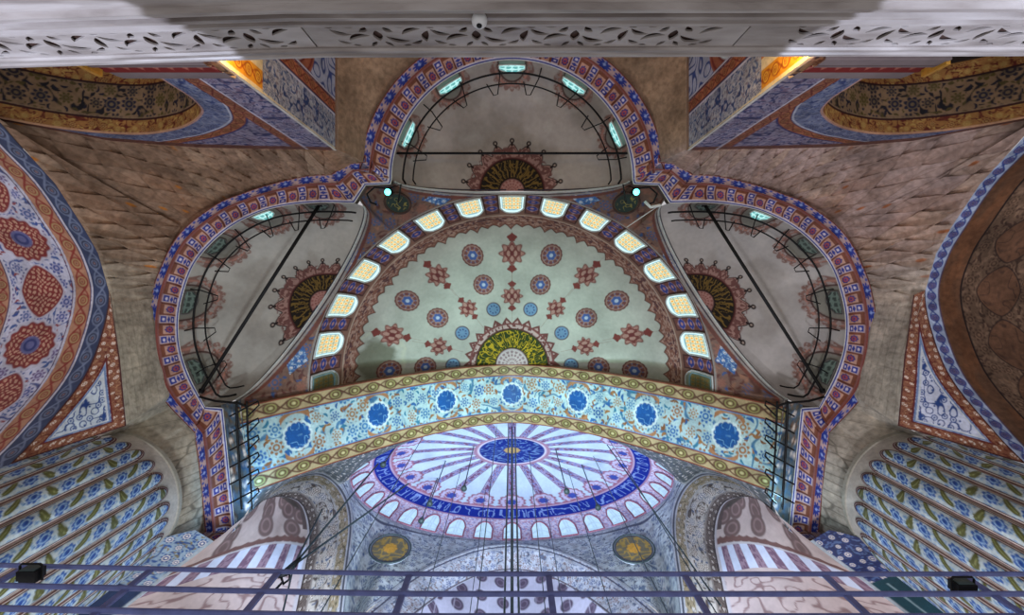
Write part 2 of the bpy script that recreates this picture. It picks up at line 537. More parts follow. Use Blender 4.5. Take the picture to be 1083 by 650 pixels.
class Exedra:
    def __init__(s, rim_px, O_px, axis_deg):
        r = to_world(np.c_[np.asarray(rim_px, float), np.full(len(rim_px), ZC)])
        s.O = W(O_px[0], O_px[1], ZC)
        s.axis = axis_deg
        d = r - s.O
        a = np.unwrap(np.arctan2(-d[:, 1], d[:, 0]))       # y is down in the picture
        rad = np.hypot(d[:, 0], d[:, 1])
        if a[0] > a[-1]: a = a[::-1]; rad = rad[::-1]
        s.a, s.r = a, rad

    def pt(s, a, rho, off=0.0):
        rad = np.interp(a, s.a, s.r)
        k = np.sqrt(np.clip(1 - rho**2, 0, 1))
        x = s.O[0] + rad * rho * np.cos(a) * (1 - off); y = s.O[1] - rad * rho * np.sin(a) * (1 - off)
        return np.stack([x, y, ZC + (ZP - ZC) * k - off * 2], -1)

    def surface(s, name, label, mx, tint):
        n = int((s.a[-1] - s.a[0]) * 127 * Q)
        nv = 190
        tau = np.linspace(0, PI / 2, nv)
        a = np.linspace(s.a[0], s.a[-1], n)
        A, T = np.meshgrid(a, tau, indexing='ij')
        R = np.cos(T)
        P = s.pt(A, R)
        al = (A - s.axis + PI) % (2 * PI) - PI
        x = R * np.sin(al); y = R * np.cos(al)
        st = fbm(x * 3 + 5, y * 3, 11)
        col = base(A.shape, tint)
        paint(col, sm(0.5, 0.75, st) * 0.35, (126, 118, 108))
        paint(col, sm(0.55, 0.8, fbm(x * 9, y * 9, 40)) * 0.2, (190, 186, 178))
        # lace arcs round the windows on the rim
        self_r = 0.17 if s is EXT else 0.222
        for k in range(-2, 3):
            c = k * math.radians(33)
            dx = (al - c) * 1.0; dy = (1 - R) * 1.25
            d = np.hypot(dx, dy); th = np.arctan2(dy, dx)
            tooth = 0.03 * np.abs(np.sin(th * 9))
            ring = ins(d - (self_r + tooth), 0.008)
            n_ = vnoise(d * 60, th * 14, 3 + k)
            paint(col, ring * (0.4 + 0.5 * (n_ > 0.4)), (134, 100, 92))
            paint(col, ins(np.abs(d - self_r * 0.86) - 0.010, 0.006) * (n_ > 0.4), (172, 128, 116))
            paint(col, ins(np.abs(d - self_r * 0.68) - 0.007, 0.006), (78, 56, 54))
            paint(col, ins(d - self_r * 0.64, 0.008), (136, 134, 126))
        # crown medallion
        th = al
        lob = np.abs(np.cos(th * 9))
        edge = 0.355 + 0.065 * lob ** 1.5
        d = R
        paint(col, ins(d - edge - 0.012, 0.006), (40, 28, 30))
        paint(col, ins(d - edge, 0.006), (158, 126, 118))
        paint(col, ins(np.abs(d - edge + 0.022) - 0.005, 0.004) * (lob > 0.3), (96, 60, 58))
        fx = ((th * 18 / (2 * PI) + 0.5) % 1 - 0.5) * 2 * PI / 18 * d
        paint(col, ins(np.abs(fx) - 0.008, 0.004) * (d > edge - 0.01) * (d < 0.46), (40, 28, 30))
        paint(col, ins(np.hypot(fx, d - 0.455) - 0.022, 0.005), (40, 28, 30))
        paint(col, ins(np.hypot(fx, d - 0.455) - 0.009, 0.004), (165, 150, 140))
        nn = vnoise(d * 45, th * 20, 9)
        paint(col, ins(np.abs(d - 0.355) - 0.045, 0.01) * (nn > 0.5), (116, 80, 76))
        paint(col, ins(d - 0.31, 0.005), (96, 50, 48))
        paint(col, ins(d - 0.295, 0.005), (38, 32, 26))
        gold = np.abs(np.sin(th * 14 + 1.6 * vnoise(d * 26, th * 6, 2))) > 0.90
        paint(col, ((d < 0.285) & (d > 0.125) & (gold | (np.abs(vnoise(d * 34, th * 11, 8) - 0.5) < 0.06))) * 0.75, (132, 106, 58))
        paint(col, ins(d - 0.118, 0.005), (60, 36, 34))
        paint(col, ins(d - 0.108, 0.005), (168, 128, 120))
        paint(col, (d < 0.1) * (np.abs(np.sin(th * 8) * np.sin(d * 120)) > 0.5) * 0.7, (128, 70, 68))
        # painted lines along the front arch
        e = np.minimum(np.abs(A - s.a[0]), np.abs(A - s.a[-1])) * R
        paint(col, ins(np.abs(e - 0.012) - 0.006, 0.003) * (R > .05), (60, 56, 70))
        o = grid(name, P, col, M_PLASTER, mx=mx)
        return tag(o, label, 'half-dome', kind='structure')

    def window(s, k, mx, lit, label):
        c = s.axis + k * math.radians(33)
        nw, nh = 17, 15
        wv = np.linspace(-1, 1, nw); hv = np.linspace(0, 1, nh)
        Wg, Hg = np.meshgrid(wv, hv, indexing='ij')
        top = 1 - 0.45 * Wg**2
        tau = (0.02 + (0.21 if s is EXT else 0.27) * Hg * top)
        A = c + Wg * math.radians(6.6 if s is EXT else 5.6)
        P = s.pt(A, np.cos(tau), 0.012)
        if lit: col = base(Wg.shape, (190, 240, 238))
        else: col = base(Wg.shape, (120, 138, 130))
        lat = (np.abs(np.sin(Wg * 6) * np.cos(Hg * 7)) > 0.45)
        paint(col, lat * 0.85, (70, 160, 160) if lit else (58, 66, 64))
        root = tag(empty(window_name(), tuple(P[nw // 2, 0] * (mx, 1, 1))), label, 'window', kind='structure')
        loc = np.array(root.location)
        P2 = P.copy(); P2[..., 0] *= mx; P2 -= loc
        raw_mesh('pane', P2, grid_faces(nw, nh), col, M_DAY if lit else M_TILE, root)
        b = np.concatenate([P2[:, 0], P2[-1, 1:], P2[::-1, -1][1:], P2[0, ::-1][1:-1]])
        MB().tube(b, 0.03, 5, True).build('frame', M_FRAMED if not lit else M_FRAME, root, smooth=True)


rim_left = [(384, 218), (379, 216)] + [tuple(p) for p in spline(IN_LOBE, 120)] + [(236, 428), (250, 422)]
rim_top = [(418, 193)] + [tuple(p) for p in spline(IN_TOP[::-1], 90)]
rim_top = rim_top + [(1083 - x, y) for x, y in rim_top[::-1]]
ax_left = math.atan2(0.548, -0.837)
EX_L = Exedra(rim_left, (317, 320), ax_left)
EX_T = Exedra(rim_top, (541.5, 190), PI / 2)
EXT = EX_T
EX_L.surface('exedra', 'pale half-dome with a red and black crown medallion, in the left lobe', 1, (176, 174, 168))
EX_L.surface('exedra', 'pale half-dome with a red and black crown medallion, in the right lobe', -1, (180, 176, 174))
EX_T.surface('exedra', 'grey half-dome with a red and black crown medallion, in the top lobe below the marble', 1, (166, 158, 152))
words = {0: 'middle', 1: 'second', -1: 'fourth', 2: 'first', -2: 'last'}
for k in range(-2, 3):
    EX_T.window(k, 1, True, {0: 'bright cyan window at the crown of the top lobe, under the marble', 1: 'bright cyan window just left of the crown of the top lobe',
                -1: 'bright cyan window just right of the crown of the top lobe', 2: 'narrow cyan window low on the left flank of the top lobe',
                -2: 'narrow cyan window low on the right flank of the top lobe'}[k])
    for mx in (1, -1):
        EX_L.window(k, mx, k == -1, '%s window round the rim of the %s lobe, counted from the top' % (
            {-1: 'bright second', -2: 'dim first', 0: 'dim third', 1: 'dim fourth', 2: 'dim last'}[k], side_word(mx)))

# ================================================================== 3. SEMI-DOME
SY, SZ, SA, SB, SH = 5.33, 22.5, 10.1, 9.8, 7.5


def semi(t, tau, off=0.0):
    k = 1 - off / 10
    return np.stack([-SA * np.cos(tau) * np.cos(t) * k, SY - SB * np.cos(tau) * np.sin(t) * k, SZ + SH * np.sin(tau) * k], -1)


def semi_plan(px, py):
    z = 26.0
    for _ in range(30):
        X = (px - CX) * z / F; Y = (py - CY) * z / F
        z = SZ + SH * math.sqrt(max(0, 1 - (X / SA)**2 - ((Y - SY) / SB)**2))
    return X, Y, z


def cartouche(col, dx, dy, L, Wd, seed):
    """red knot-work cartouche with pointed finials, long axis dy"""
    th = np.arctan2(dy / (L * 0.62), dx / Wd)
    q = np.hypot(dx / Wd, dy / (L * 0.62))
    body = q - (0.86 + 0.14 * np.cos(th * 8))
    for sgn in (-1, 1):
        fy = dy * sgn - L * 0.60
        w = 0.20 * Wd * (1 + 0.9 * np.exp(-((fy - L * 0.20) / (L * 0.09)) ** 2)) * sm(L * 0.44, L * 0.24, fy)
        paint(col, ins(np.abs(dx) - w, 0.03) * (fy > 0), (126, 66, 60))
    paint(col, ins(body, 0.08), (122, 70, 64))
    n = np.abs(np.sin(dx * 7.5 + dy * 5) * np.sin(dx * 7.5 - dy * 5))
    paint(col, ins(body + 0.16, 0.08) * (n > 0.42) * 0.85, (176, 140, 126))
    paint(col, ins(np.abs(body + 0.13) - 0.03, 0.04) * 0.8, (170, 128, 116))
    paint(col, ins(np.hypot(dx, dy) - 0.13, 0.04), (110, 56, 54))


def semidome():
    t = np.linspace(math.radians(-17), math.radians(197), int(214 * 4.2))
    tau = np.linspace(0, PI / 2, 300)
    T, U = np.meshgrid(t, tau, indexing='ij')
    P = semi(T, U)
    X, Y = P[..., 0], P[..., 1]
    col = base(T.shape, (178, 180, 166))
    st = fbm(X * 0.5, Y * 0.5, 5)
    paint(col, sm(0.45, 0.75, st) * 0.3, (150, 148, 138))
    # water stain beside the arch on the left
    sx, sy, _ = semi_plan(399, 382)
    q = np.hypot((X - sx) / 1.1, (Y - sy) / 1.5) + 0.7 * (fbm(X * 1.5, Y * 1.5, 21) - 0.5)
    paint(col, sm(0.95, 0.6, q) * 0.8, (104, 104, 84))
    paint(col, sm(0.2, 0.0, np.abs(q - 1.15)) * 0.35, (196, 196, 168))
    # rings of medallions
    rounds = [(500, 270), (431, 318), (450, 388), (511.5, 301), (463, 336), (412, 392)]
    carts = [(463, 291), (415, 354), (495, 326), (464, 366)]
    smalls = [(522, 327), (489, 352), (479, 386)]
    for lst, kind in ((rounds, 0), (carts, 1), (smalls, 2)):
        for k, (px, py) in enumerate(lst):
            for mir in (1, -1):
                x0, y0, z0 = semi_plan(px, py)
                x0 *= mir
                dx, dy = X - x0, Y - y0
                near = np.hypot(dx, dy) < 1.6
                if not near.any(): continue
                sub = col[near]; a, b = dx[near], dy[near]
                r = np.hypot(a, b)
                if kind == 0:
                    aa_ = np.arctan2(b, a); a = a * 1.1; b = b * 1.1; r = r * 1.1
                    paint(sub, ins(petals(a, b, 0.72, 16, 0, 0.05), 0.03), (112, 68, 64))
                    paint(sub, ins(r - 0.62, 0.03), (160, 130, 116))
                    paint(sub, ins(np.abs(r - 0.46) - 0.10, 0.03) * (np.abs(np.sin(aa_ * 5)) > 0.45), (120, 78, 76))
                    paint(sub, ins(np.abs(r - 0.46) - 0.05, 0.03) * (np.abs(np.sin(aa_ * 5)) < 0.3), (96, 110, 144))
                    paint(sub, ins(petals(a, b, 0.32, 6), 0.03), (78, 100, 152))
                    paint(sub, ins(r - 0.12, 0.03), (176, 186, 200))
                elif kind == 2:
                    paint(sub, ins(r - 0.47, 0.03), (92, 78, 84))
                    paint(sub, ins(r - 0.40, 0.03), (110, 140, 164))
                    paint(sub, ins(np.abs(r - 0.24) - 0.05, 0.03) * (np.sin(np.arctan2(b, a) * 8) > 0), (66, 84, 124))
                else:
                    ra = math.atan2(y0 - SY, x0)          # radial direction
                    uy = a * math.cos(ra) + b * math.sin(ra); ux = -a * math.sin(ra) + b * math.cos(ra)
                    sc = 1.05 if k < 2 else 0.9
                    cartouche(sub, ux, uy, 0.98 * sc, 0.70 * sc, k)
                col[near] = sub
    for px, py, sc in ((541.5, 268, 1.15), (541.5, 313, 1.0)):
        x0, y0, _ = semi_plan(px, py)
        near = np.hypot(X - x0, Y - y0) < 1.8
        sub = col[near]; cartouche(sub, (X - x0)[near], (Y - y0)[near], 1.0 * sc, 0.72 * sc, 2); col[near] = sub
    # apex medallion
    r = np.hypot(X, Y - SY); th = np.arctan2(Y - SY, X)
    spike = 0.42 * np.abs(((th * 26 / (2 * PI)) % 1) - 0.5) * 2
    paint(col, ins(r - (2.75 + spike), 0.03), (112, 70, 64))
    nn = vnoise(r * 7, th * 22, 4)
    paint(col, ins(r - (2.62 + spike * 0.8), 0.03) * (nn > 0.4) * 0.85, (186, 166, 156))
    paint(col, ins(np.abs(r - 2.72) - 0.06, 0.02), (120, 72, 68))
    paint(col, ins(r - 2.42, 0.02), (92, 54, 48))
    paint(col, ins(r - 2.34, 0.02), (52, 66, 26))
    let = (np.abs(vnoise(r * 4.2, th * 9, 14) - 0.5) < 0.06) | (np.abs(vnoise(r * 3 + 9, th * 13, 15) - 0.5) < 0.05)
    paint(col, (let & (r < 2.26) & (r > 1.14)) * 0.85, (186, 160, 60))
    paint(col, ins(r - 1.1, 0.02), (98, 62, 56))
    paint(col, ins(r - 1.04, 0.02), (182, 172, 166))
    paint(col, ((r < 0.98) & (np.abs(np.sin(th * 9) * np.sin(r * 13)) > 0.5)) * 0.7, (116, 88, 92))
    # lace fringe and window zone
    teeth = np.abs(((T / math.radians(12.8 / 3)) % 1) - 0.5) * 2
    fr = 0.465 + 0.055 * teeth ** 1.3 * (0.7 + 0.3 * np.cos(T / math.radians(12.8) * 2 * PI))
    paint(col, ins(U - fr - 0.008, 0.004), (84, 54, 48))
    paint(col, ins(U - fr, 0.004), (136, 96, 82))
    nn = vnoise(U * 120, T * 70, 6)
    paint(col, ins(U - fr + 0.012, 0.004) * (nn > 0.52) * 0.8, (176, 148, 132))
    paint(col, ins(U - fr + 0.03, 0.004) * (vnoise(U * 90, T * 60, 8) > 0.66) * 0.8, (86, 56, 62))
    z = U < 0.365
    b = base(T.shape, (138, 106, 92))
    g = ((T - PI / 2) / math.radians(12.8) + 0.5) % 1 - 0.5
    gg = np.where(g > 0, g - 0.5, g + 0.5)                     # 0 in the middle of the panel between windows
    pan = (np.abs(gg) < 0.17) & (U > 0.02) & (U < 0.33)
    pc = base(T.shape, (126, 84, 76))
    for uu in (0.07, 0.17, 0.27):
        dd = np.hypot(gg * 2.1, (U - uu) * 9.5)
        paint(pc, ins(np.abs(gg) * 2.3 + np.abs(U - uu) * 10 - 0.46, 0.05), (180, 150, 150))
        paint(pc, ins(petals(gg * 2.1, (U - uu) * 9.5, 0.30, 6), 0.05), (62, 78, 150))
        paint(pc, ins(dd - 0.1, 0.05), (196, 150, 140))
    paint(pc, ((np.abs(gg) > 0.145)) * 0.9, (70, 44, 44))
    put(b, pan, pc)
    paint(b, ((np.abs(gg) < 0.185) & ~pan & (U < 0.345)) * 0.8, (84, 58, 56))
    put(col, z, b)
    paint(col, ins(np.abs(U - 0.368) - 0.005, 0.003), (188, 168, 150))
    paint(col, ins(U - 0.012, 0.003), (180, 180, 176))
    o = grid('half_dome', P, col, M_PLASTER)
    tag(o, 'large pale half-dome dotted with red and blue medallions above a ring of stained windows', 'half-dome', kind='structure')


semidome()

ordn = ['crown', 'first', 'second', 'third', 'fourth', 'fifth', 'sixth', 'seventh']
for k in range(-7, 8):
    c = PI / 2 + k * math.radians(12.8)
    nw, nh = 29, 33
    Wg, Hg = np.meshgrid(np.linspace(-1, 1, nw), np.linspace(0, 1, nh), indexing='ij')
    top = 1 - 0.22 * np.abs(Wg) ** 3
    U = 0.025 + 0.30 * Hg * top
    A = c + Wg * math.radians(3.75)
    P = semi(A, U, 0.06)
    dim = abs(k) == 7
    col = base(Wg.shape, (206, 236, 238) if not dim else (150, 160, 140))
    x = Wg * 1.15; y = (Hg * top - 0.5) * 2.1
    inner = (np.abs(Wg) < 0.78) & (Hg > 0.10) & (Hg < 0.88)
    pc = base(Wg.shape, (232, 226, 184) if not dim else (140, 136, 96))
    qx = x * 2.7; qy = y * 2.7
    dx, dy, d, d2, r1, r2 = cells(qx, qy, 3, 0.02)
    paint(pc, ins(d2 - d - 0.20, 0.1), (150, 168, 150) if not dim else (110, 116, 84))
    paint(pc, ins(d - 0.27, 0.06), (226, 158, 62) if not dim else (150, 120, 60))
    put(col, inner, pc)
    paint(col, ins(np.abs(np.maximum(np.abs(Wg) / 0.78, np.abs(Hg - 0.49) / 0.39) - 1) - 0.05, 0.03), (120, 170, 190))
    lab = ('stained glass window at the crown of the ring' if k == 0 else
           '%s stained glass window %s of the crown in the half-dome ring' % (ordn[abs(k)], 'left' if k < 0 else 'right'))
    root = tag(empty(window_name(), tuple(P[nw // 2, 0])), lab, 'window', kind='structure')
    P = P - np.array(root.location)
    raw_mesh('pane', P, grid_faces(nw, nh), col, M_TILE if dim else M_GLASS, root)
    b = np.concatenate([P[:, 0], P[-1, 1:], P[::-1, -1][1:], P[0, ::-1][1:-1]])
    MB().tube(b, 0.05, 5, True).build('frame', M_FRAME, root, smooth=True)

# ------------------------------------------------ spandrels between ring, exedra arches and the big arch
C2w, C1w = W(250, 422, ZC), W(384, 218, ZC)
T1w, T2w = W(418, 192, ZC), W(665, 192, ZC)


def arch_line(a, b, n=120):
    th = np.linspace(0, PI, n)
    m = (a + b) / 2
    p = m + (a - m) * np.cos(th)[:, None]
    p[:, 2] = ZC + (ZP - ZC) * np.sin(th)
    return p


half = np.concatenate([arch_line(C2w, C1w), [W(373.5, 200.5, ZC + .3), W(383, 190, ZC + .3), W(405, 187, ZC + .3)]])
outer = np.concatenate([half, arch_line(T1w, T2w), (half * (-1, 1, 1))[::-1]])
oaz = np.arctan2(SY - outer[:, 1], -outer[:, 0])
orad = np.hypot(outer[:, 0], outer[:, 1] - SY)
oo = np.argsort(oaz)
oaz, orad, oz = oaz[oo], orad[oo], outer[oo, 2]


def spandrel_outer(t):
    r = np.interp(t, oaz, orad); z = np.interp(t, oaz, oz)
    lo = t < oaz[0]; hi = t > oaz[-1]
    r = np.where(lo | hi, 12.15 / np.maximum(np.abs(np.cos(t)), .3), r)
    return np.stack([-r * np.cos(t), SY - r * np.sin(t), z], -1)


t = np.linspace(math.radians(-14), math.radians(194), 900)
ringp = semi(t, 0 * t)
# ring seat in azimuth terms
az = np.arctan2(SY - ringp[:, 1], -ringp[:, 0])
outp = spandrel_outer(az)
P = ruled(ringp, outp, 46)
wd = np.linalg.norm(outp - ringp, axis=1)[:, None]
V = np.linspace(0, 1, 46)[None] * np.ones((900, 1))
S = t[:, None] * 10 * np.ones((1, 46))
D = V * wd; E = (1 - V) * wd
col = floral(S, D, 0.9, (128, 102, 90), (98, 66, 60), [(74, 100, 140), (150, 108, 94)], [(66, 92, 138), (150, 112, 92), (104, 64, 58)], 60, core=(146, 104, 88))
# blue triangular panels
tri = np.zeros(V.shape)
for az0 in (9, 40.5, 70, 110, 139.5, 171):
    a = math.radians(az0)
    tri = np.maximum(tri, ins(np.abs(S - a * 10) * 0.8 + np.abs(D - 0.45 * wd) * 1.1 - 0.55, 0.06))
bl = floral(S, D, 0.35, (70, 112, 170), (170, 190, 205), [(110, 160, 200)], [(150, 180, 205), (60, 90, 150)], 8)
put(col, tri > 0.5, bl)
paint(col, ins(D - 0.06, 0.02), (150, 140, 130))
paint(col, ins(np.abs(E - 0.06) - 0.05, 0.02), (176, 172, 166))
paint(col, ins(np.abs(E - 0.15) - 0.03, 0.02), (58, 54, 62))
paint(col, ins(np.abs(E - 0.24) - 0.05, 0.02), (150, 146, 142))
paint(col, ins(np.abs(E - 0.42) - 0.10, 0.03), (116, 70, 60))
o = grid('spandrel', P, col, M_TILE)
tag(o, 'red and blue painted spandrels between the ring of stained windows and the three lobes', 'spandrel', kind='structure')
# raised white and dark edge of each lobe's front arch
for a_, b_, lab in ((C2w, C1w, 'thin white moulding along the front arch of the left lobe'), (T1w, T2w, 'thin white moulding along the front arch of the top lobe'),
                    (C2w * (-1, 1, 1), C1w * (-1, 1, 1), 'thin white moulding along the front arch of the right lobe')):
    al = arch_line(a_, b_, 90); al[:, 2] -= 0.03
    tag(MB().tube(al, 0.035, 6).build('arch_moulding', M_FRAME, smooth=True), lab, 'moulding', kind='structure')

# ================================================================== 4. MAIN ARCH
AY0, AY1 = 5.33, 9.2


def zarch(X):
    return 30 - (0.25 * (np.sqrt(X * X + 1) - 1) + 0.055 * X * X)


def arch_profile(Xe, n):
    X = np.linspace(-Xe, Xe, 800); z = zarch(X)
    p = np.stack([X, z], 1)
    d = arclen(p)
    q = np.linspace(0, d[-1], n)
    return np.stack([np.interp(q, d, p[:, 0]), np.interp(q, d, p[:, 1])], 1), q - d[-1] / 2


nu, nv = 1150, 96
pa, sa = arch_profile(11.85, nu); pb, sb = arch_profile(11.45, nu)
A3 = np.stack([pa[:, 0], np.full(nu, AY0), pa[:, 1]], 1); B3 = np.stack([pb[:, 0], np.full(nu, AY1), pb[:, 1]], 1)
ARCH_LOW = B3
P = ruled(A3, B3, nv)
V = np.linspace(0, 1, nv)[None] * np.ones((nu, 1)); S = sa[:, None] * np.ones((1, nv))
y = V * 3.87
cr_ = dict(bg=(176, 160, 122), vine=(98, 66, 50), fill=(150, 148, 96), dot=(196, 186, 140), edge=(132, 62, 48))
col = floral(S, y, 0.95, (172, 198, 196), (84, 128, 156), [(58, 110, 166), (66, 122, 166), (156, 112, 76), (50, 98, 156), (160, 122, 80)],
             [(52, 108, 160), (156, 116, 76), (64, 126, 150), (140, 98, 66), (54, 104, 158)], 12, core=(166, 192, 190), fl=0.36, vw=0.11)
per = 4.6
fx = ((S / per + 0.5) % 1 - 0.5) * per; fy = y - 1.95
r = np.hypot(fx, fy)
paint(col, ins(petals(fx, fy, 0.78, 12, 0, 0.1), 0.04), (200, 218, 214))
paint(col, ins(petals(fx, fy, 0.66, 14, 0, 0.12), 0.04), (38, 92, 156))
paint(col, ins(np.abs(vnoise(fx * 5, fy * 5, 3) - 0.5) - 0.05, 0.04) * (r < 0.6), (120, 170, 205))
# short leaf sprays above and below each roundel
paint(col, ins(np.abs(np.hypot(fx, np.abs(fy) - 0.2) - 0.98) - 0.10, 0.04) * (np.abs(fx) < 0.75), (170, 126, 90))
for lo, hi in ((0.0, 0.19), (0.81, 1.0)):
    m = (V >= lo) & (V <= hi)
    put(col, m, scroll(S, (V - lo) / (hi - lo), 2.2, **cr_))
paint(col, ins(np.abs(V - 0.2) - 0.008, 0.004), (96, 150, 190))
paint(col, ins(np.abs(V - 0.8) - 0.008, 0.004), (96, 150, 190))
o = grid('main_arch', P, col, M_TILE)
for mx in (1, -1):
    ja = idxspline(WL([(234, 428, 20.05), (238, 462, 20.05), (243, 512, 20.05), (248, 562, 20.05)]), 30)
    jb = idxspline(WL([(254, 422, 19.55), (258, 455, 19.75), (264, 490, 20.0), (272, 524, 20.2)]), 30)
    ja[:, 0] *= mx; jb[:, 0] *= mx
    pf = ruled(ja, jb, 14)
    grid('jamb', pf, floral(pf[..., 1], pf[..., 0], 0.6, (96, 112, 122), (70, 80, 90), [(70, 110, 150), (120, 96, 80)], [(80, 110, 140), (110, 100, 84)], 5), M_TILE, o)
tag(o, 'broad arch painted with blue flowers and roundels between two beaded borders', 'arch', kind='structure')
# the solid of the arch above its soffit (two faces and the back)
for yy, prof in ((AY0, A3), (AY1, B3)):
    up = prof.copy(); up[:, 2] = np.maximum(up[:, 2] + 0.55, up[:, 2]); up[:, 0] *= 1.01
    pf = ruled(prof, up, 4)
    grid('arch_face', pf, base(pf.shape[:2], (130, 96, 74)), M_TILE, o)

# ================================================================== 5. MAIN DOME beyond the arch
DYc, DZ, DA, DB, DH = 12.9, 30.0, 10.75, 4.1, 5.2


def dome(th, tau, off=0.0):
    k = 1 - off / 8
    return np.stack([DA * np.cos(tau) * np.cos(th) * k, DYc + DB * np.cos(tau) * np.sin(th) * k, DZ + DH * np.sin(tau) * k], -1)


th = np.linspace(0, 2 * PI, 900); tau = np.linspace(0, PI / 2, 150)
T, U = np.meshgrid(th, tau, indexing='ij')
P = dome(T, U)
R = np.cos(U)
col = base(T.shape, (202, 218, 236))
NR = 22
f = ((T - PI / 2) / (2 * PI) * NR + 0.5) % 1 - 0.5
wdt = f * 2 * PI / NR * R
rib = ins(np.abs(wdt) - 0.021, 0.005) * (U > 0.7)
nn = vnoise(U * 60, wdt * 110 + np.floor((T) / (2 * PI) * NR) * 7, 3)
paint(col, rib, (166, 152, 184))
paint(col, rib * (nn > 0.6), (128, 84, 118))
paint(col, rib * (nn < 0.3), (112, 128, 190))
paint(col, ins(np.abs(np.abs(wdt) - 0.026) - 0.003, 0.003) * (U > 0.7) * (np.abs(f) < 0.48), (132, 96, 128))
# lace roundels at rib feet
rd = np.hypot(wdt, (U - 0.70) * 0.80)
rr_ = np.abs(np.sin(np.arctan2(wdt, U - 0.7) * 6))
paint(col, ins(rd - 0.085 - 0.014 * rr_, 0.006) * (U > 0.55), (166, 112, 132))
paint(col, ins(rd - 0.072 - 0.010 * rr_, 0.006) * (U > 0.55), (206, 198, 224))
paint(col, ins(rd - 0.055, 0.006) * (vnoise(U * 110, wdt * 90, 9) > 0.45), (168, 110, 130))
paint(col, ins(petals(wdt, (U - 0.70) * 0.80, 0.036, 6), 0.006), (76, 92, 178))
paint(col, ins(U - (0.625 + 0.02 * np.abs(np.sin(T * 44))), 0.006) * (U > .5), (176, 120, 140))
# blue script band
m = (U > 0.42) & (U < 0.60)
b = base(T.shape, (34, 54, 160))
u_ = (U - 0.42) / 0.18
let = (np.abs(vnoise(T * 26, u_ * 2.2, 17) - 0.5) < 0.07) | ((np.abs((T * 16 + 0.3 * vnoise(T * 5, u_ * 2, 3)) % 1 - 0.5) < 0.055) & (vnoise(T * 16, u_ * 0.5, 6) > 0.45))
paint(b, (let & (u_ > 0.15) & (u_ < 0.85)) * 0.85, (150, 175, 225))
put(col, m, b)
paint(col, ins(np.abs(U - 0.415) - 0.008, 0.004), (190, 150, 170)); paint(col, ins(np.abs(U - 0.605) - 0.007, 0.004), (200, 180, 205))
# window zone
m = U < 0.405
b = base(T.shape, (222, 214, 232))
nn = vnoise(T * 120, U * 60, 33)
paint(b, (nn > 0.62) * 0.75, (196, 146, 168)); paint(b, (vnoise(T * 150, U * 80, 35) > 0.74) * 0.75, (140, 150, 206))
put(col, m, b)
paint(col, ins(U - 0.012, 0.004), (150, 156, 170))
# central medallion
r = np.hypot(R * np.cos(T) * DA, R * np.sin(T) * DB * 2.62)
paint(col, ins(r - 2.95, 0.04), (196, 160, 178)); paint(col, ins(np.abs(r - 2.85) - 0.05, 0.03), (110, 70, 110))
paint(col, ins(r - 2.62, 0.04), (214, 212, 232)); paint(col, ins(r - 2.5, 0.04), (32, 52, 142))
aa = np.arctan2(np.sin(T), np.cos(T))
let = (np.abs(vnoise(r * 3, aa * 7, 5) - 0.5) < 0.08)
paint(col, (let & (r < 2.4) & (r > 0.7)) * 0.8, (120, 150, 200))
paint(col, ins(petals(R * np.cos(T) * DA, R * np.sin(T) * DB * 2.62, 0.66, 8), 0.05), (190, 160, 110))
o = grid('dome', P, col, M_DOME)
tag(o, 'great white and lilac dome with radiating ribs and a blue script band, beyond the arch', 'dome', kind='structure')
# outer shoulder of the dome ring
NW = 34
for k in range(-1, 18):
    c = (k + 0.5) / NW * 2 * PI + 0.0
    nw, nh = 13, 13
    Wg, Hg = np.meshgrid(np.linspace(-1, 1, nw), np.linspace(0, 1, nh), indexing='ij')
    top = 1 - 0.36 * np.abs(Wg) ** 2.6
    U = 0.03 + 0.32 * Hg * top
    P = dome(c + Wg * 2 * PI / NW * 0.31, U, 0.05)
    col = base(Wg.shape, (184, 218, 246))
    paint(col, ((np.abs(np.sin(Wg * 8)) > 0.93) | (np.abs(np.sin(Hg * 10)) > 0.95)) * 0.5, (150, 180, 220))
    n_ = 18 - (k + 1)
    lab = 'arched daylit window of the dome drum, %s from the left end of the row' % (
        ['first', 'second', 'third', 'fourth', 'fifth', 'sixth', 'seventh', 'eighth', 'ninth', 'tenth', 'eleventh', 'twelfth', 'thirteenth',
         'fourteenth', 'fifteenth', 'sixteenth', 'seventeenth', 'eighteenth', 'nineteenth'][n_])
    root = tag(empty(window_name(), tuple(P[nw // 2, 0])), lab, 'window', kind='structure')
    P = P - np.array(root.location)
    raw_mesh('pane', P, grid_faces(nw, nh), col, M_DAY, root)
    b = np.concatenate([P[:, 0], P[-1, 1:], P[::-1, -1][1:], P[0, ::-1][1:-1]])
    MB().tube(b, 0.055, 5, True).build('frame', mat_plain('lilac_window_frame', (170, 110, 130), .7) if k == -1 else bpy.data.materials['lilac_window_frame'], root, smooth=True)

# ------------------------------------------------ below the dome: side vaults, pendentives, far vault
L0 = [(262, 543, 20.2), (290, 519, 23), (315, 504, 26), (341, 500, 28), (359, 512, 28.8), (370, 532, 28.4), (373, 556, 27), (370, 586, 25), (365, 624, 23), (358, 700, 20.5)]
L1 = [(258, 547, 19.9), (276, 533, 21.6), (294, 526, 23.2), (309, 527, 24.4), (320, 535, 25), (326, 552, 24.6), (327, 574, 23.5), (322, 602, 22), (314, 640, 20.8), (296, 730, 19.2)]
M0 = [(254, 550, 19.5), (246, 556, 19.2), (238, 563, 18.9), (226, 572, 18.6), (212, 583, 18.3), (196, 595, 18), (178, 608, 17.8), (152, 628, 17.5), (118, 654, 17.2), (40, 712, 16.6)]
F0 = [(541.5, 575, 29.4), (512, 578, 28.8), (485, 586, 27.8), (455, 599, 26.2), (427, 616, 24.4), (404, 634, 22.6), (383, 652, 21), (362, 676, 19)]
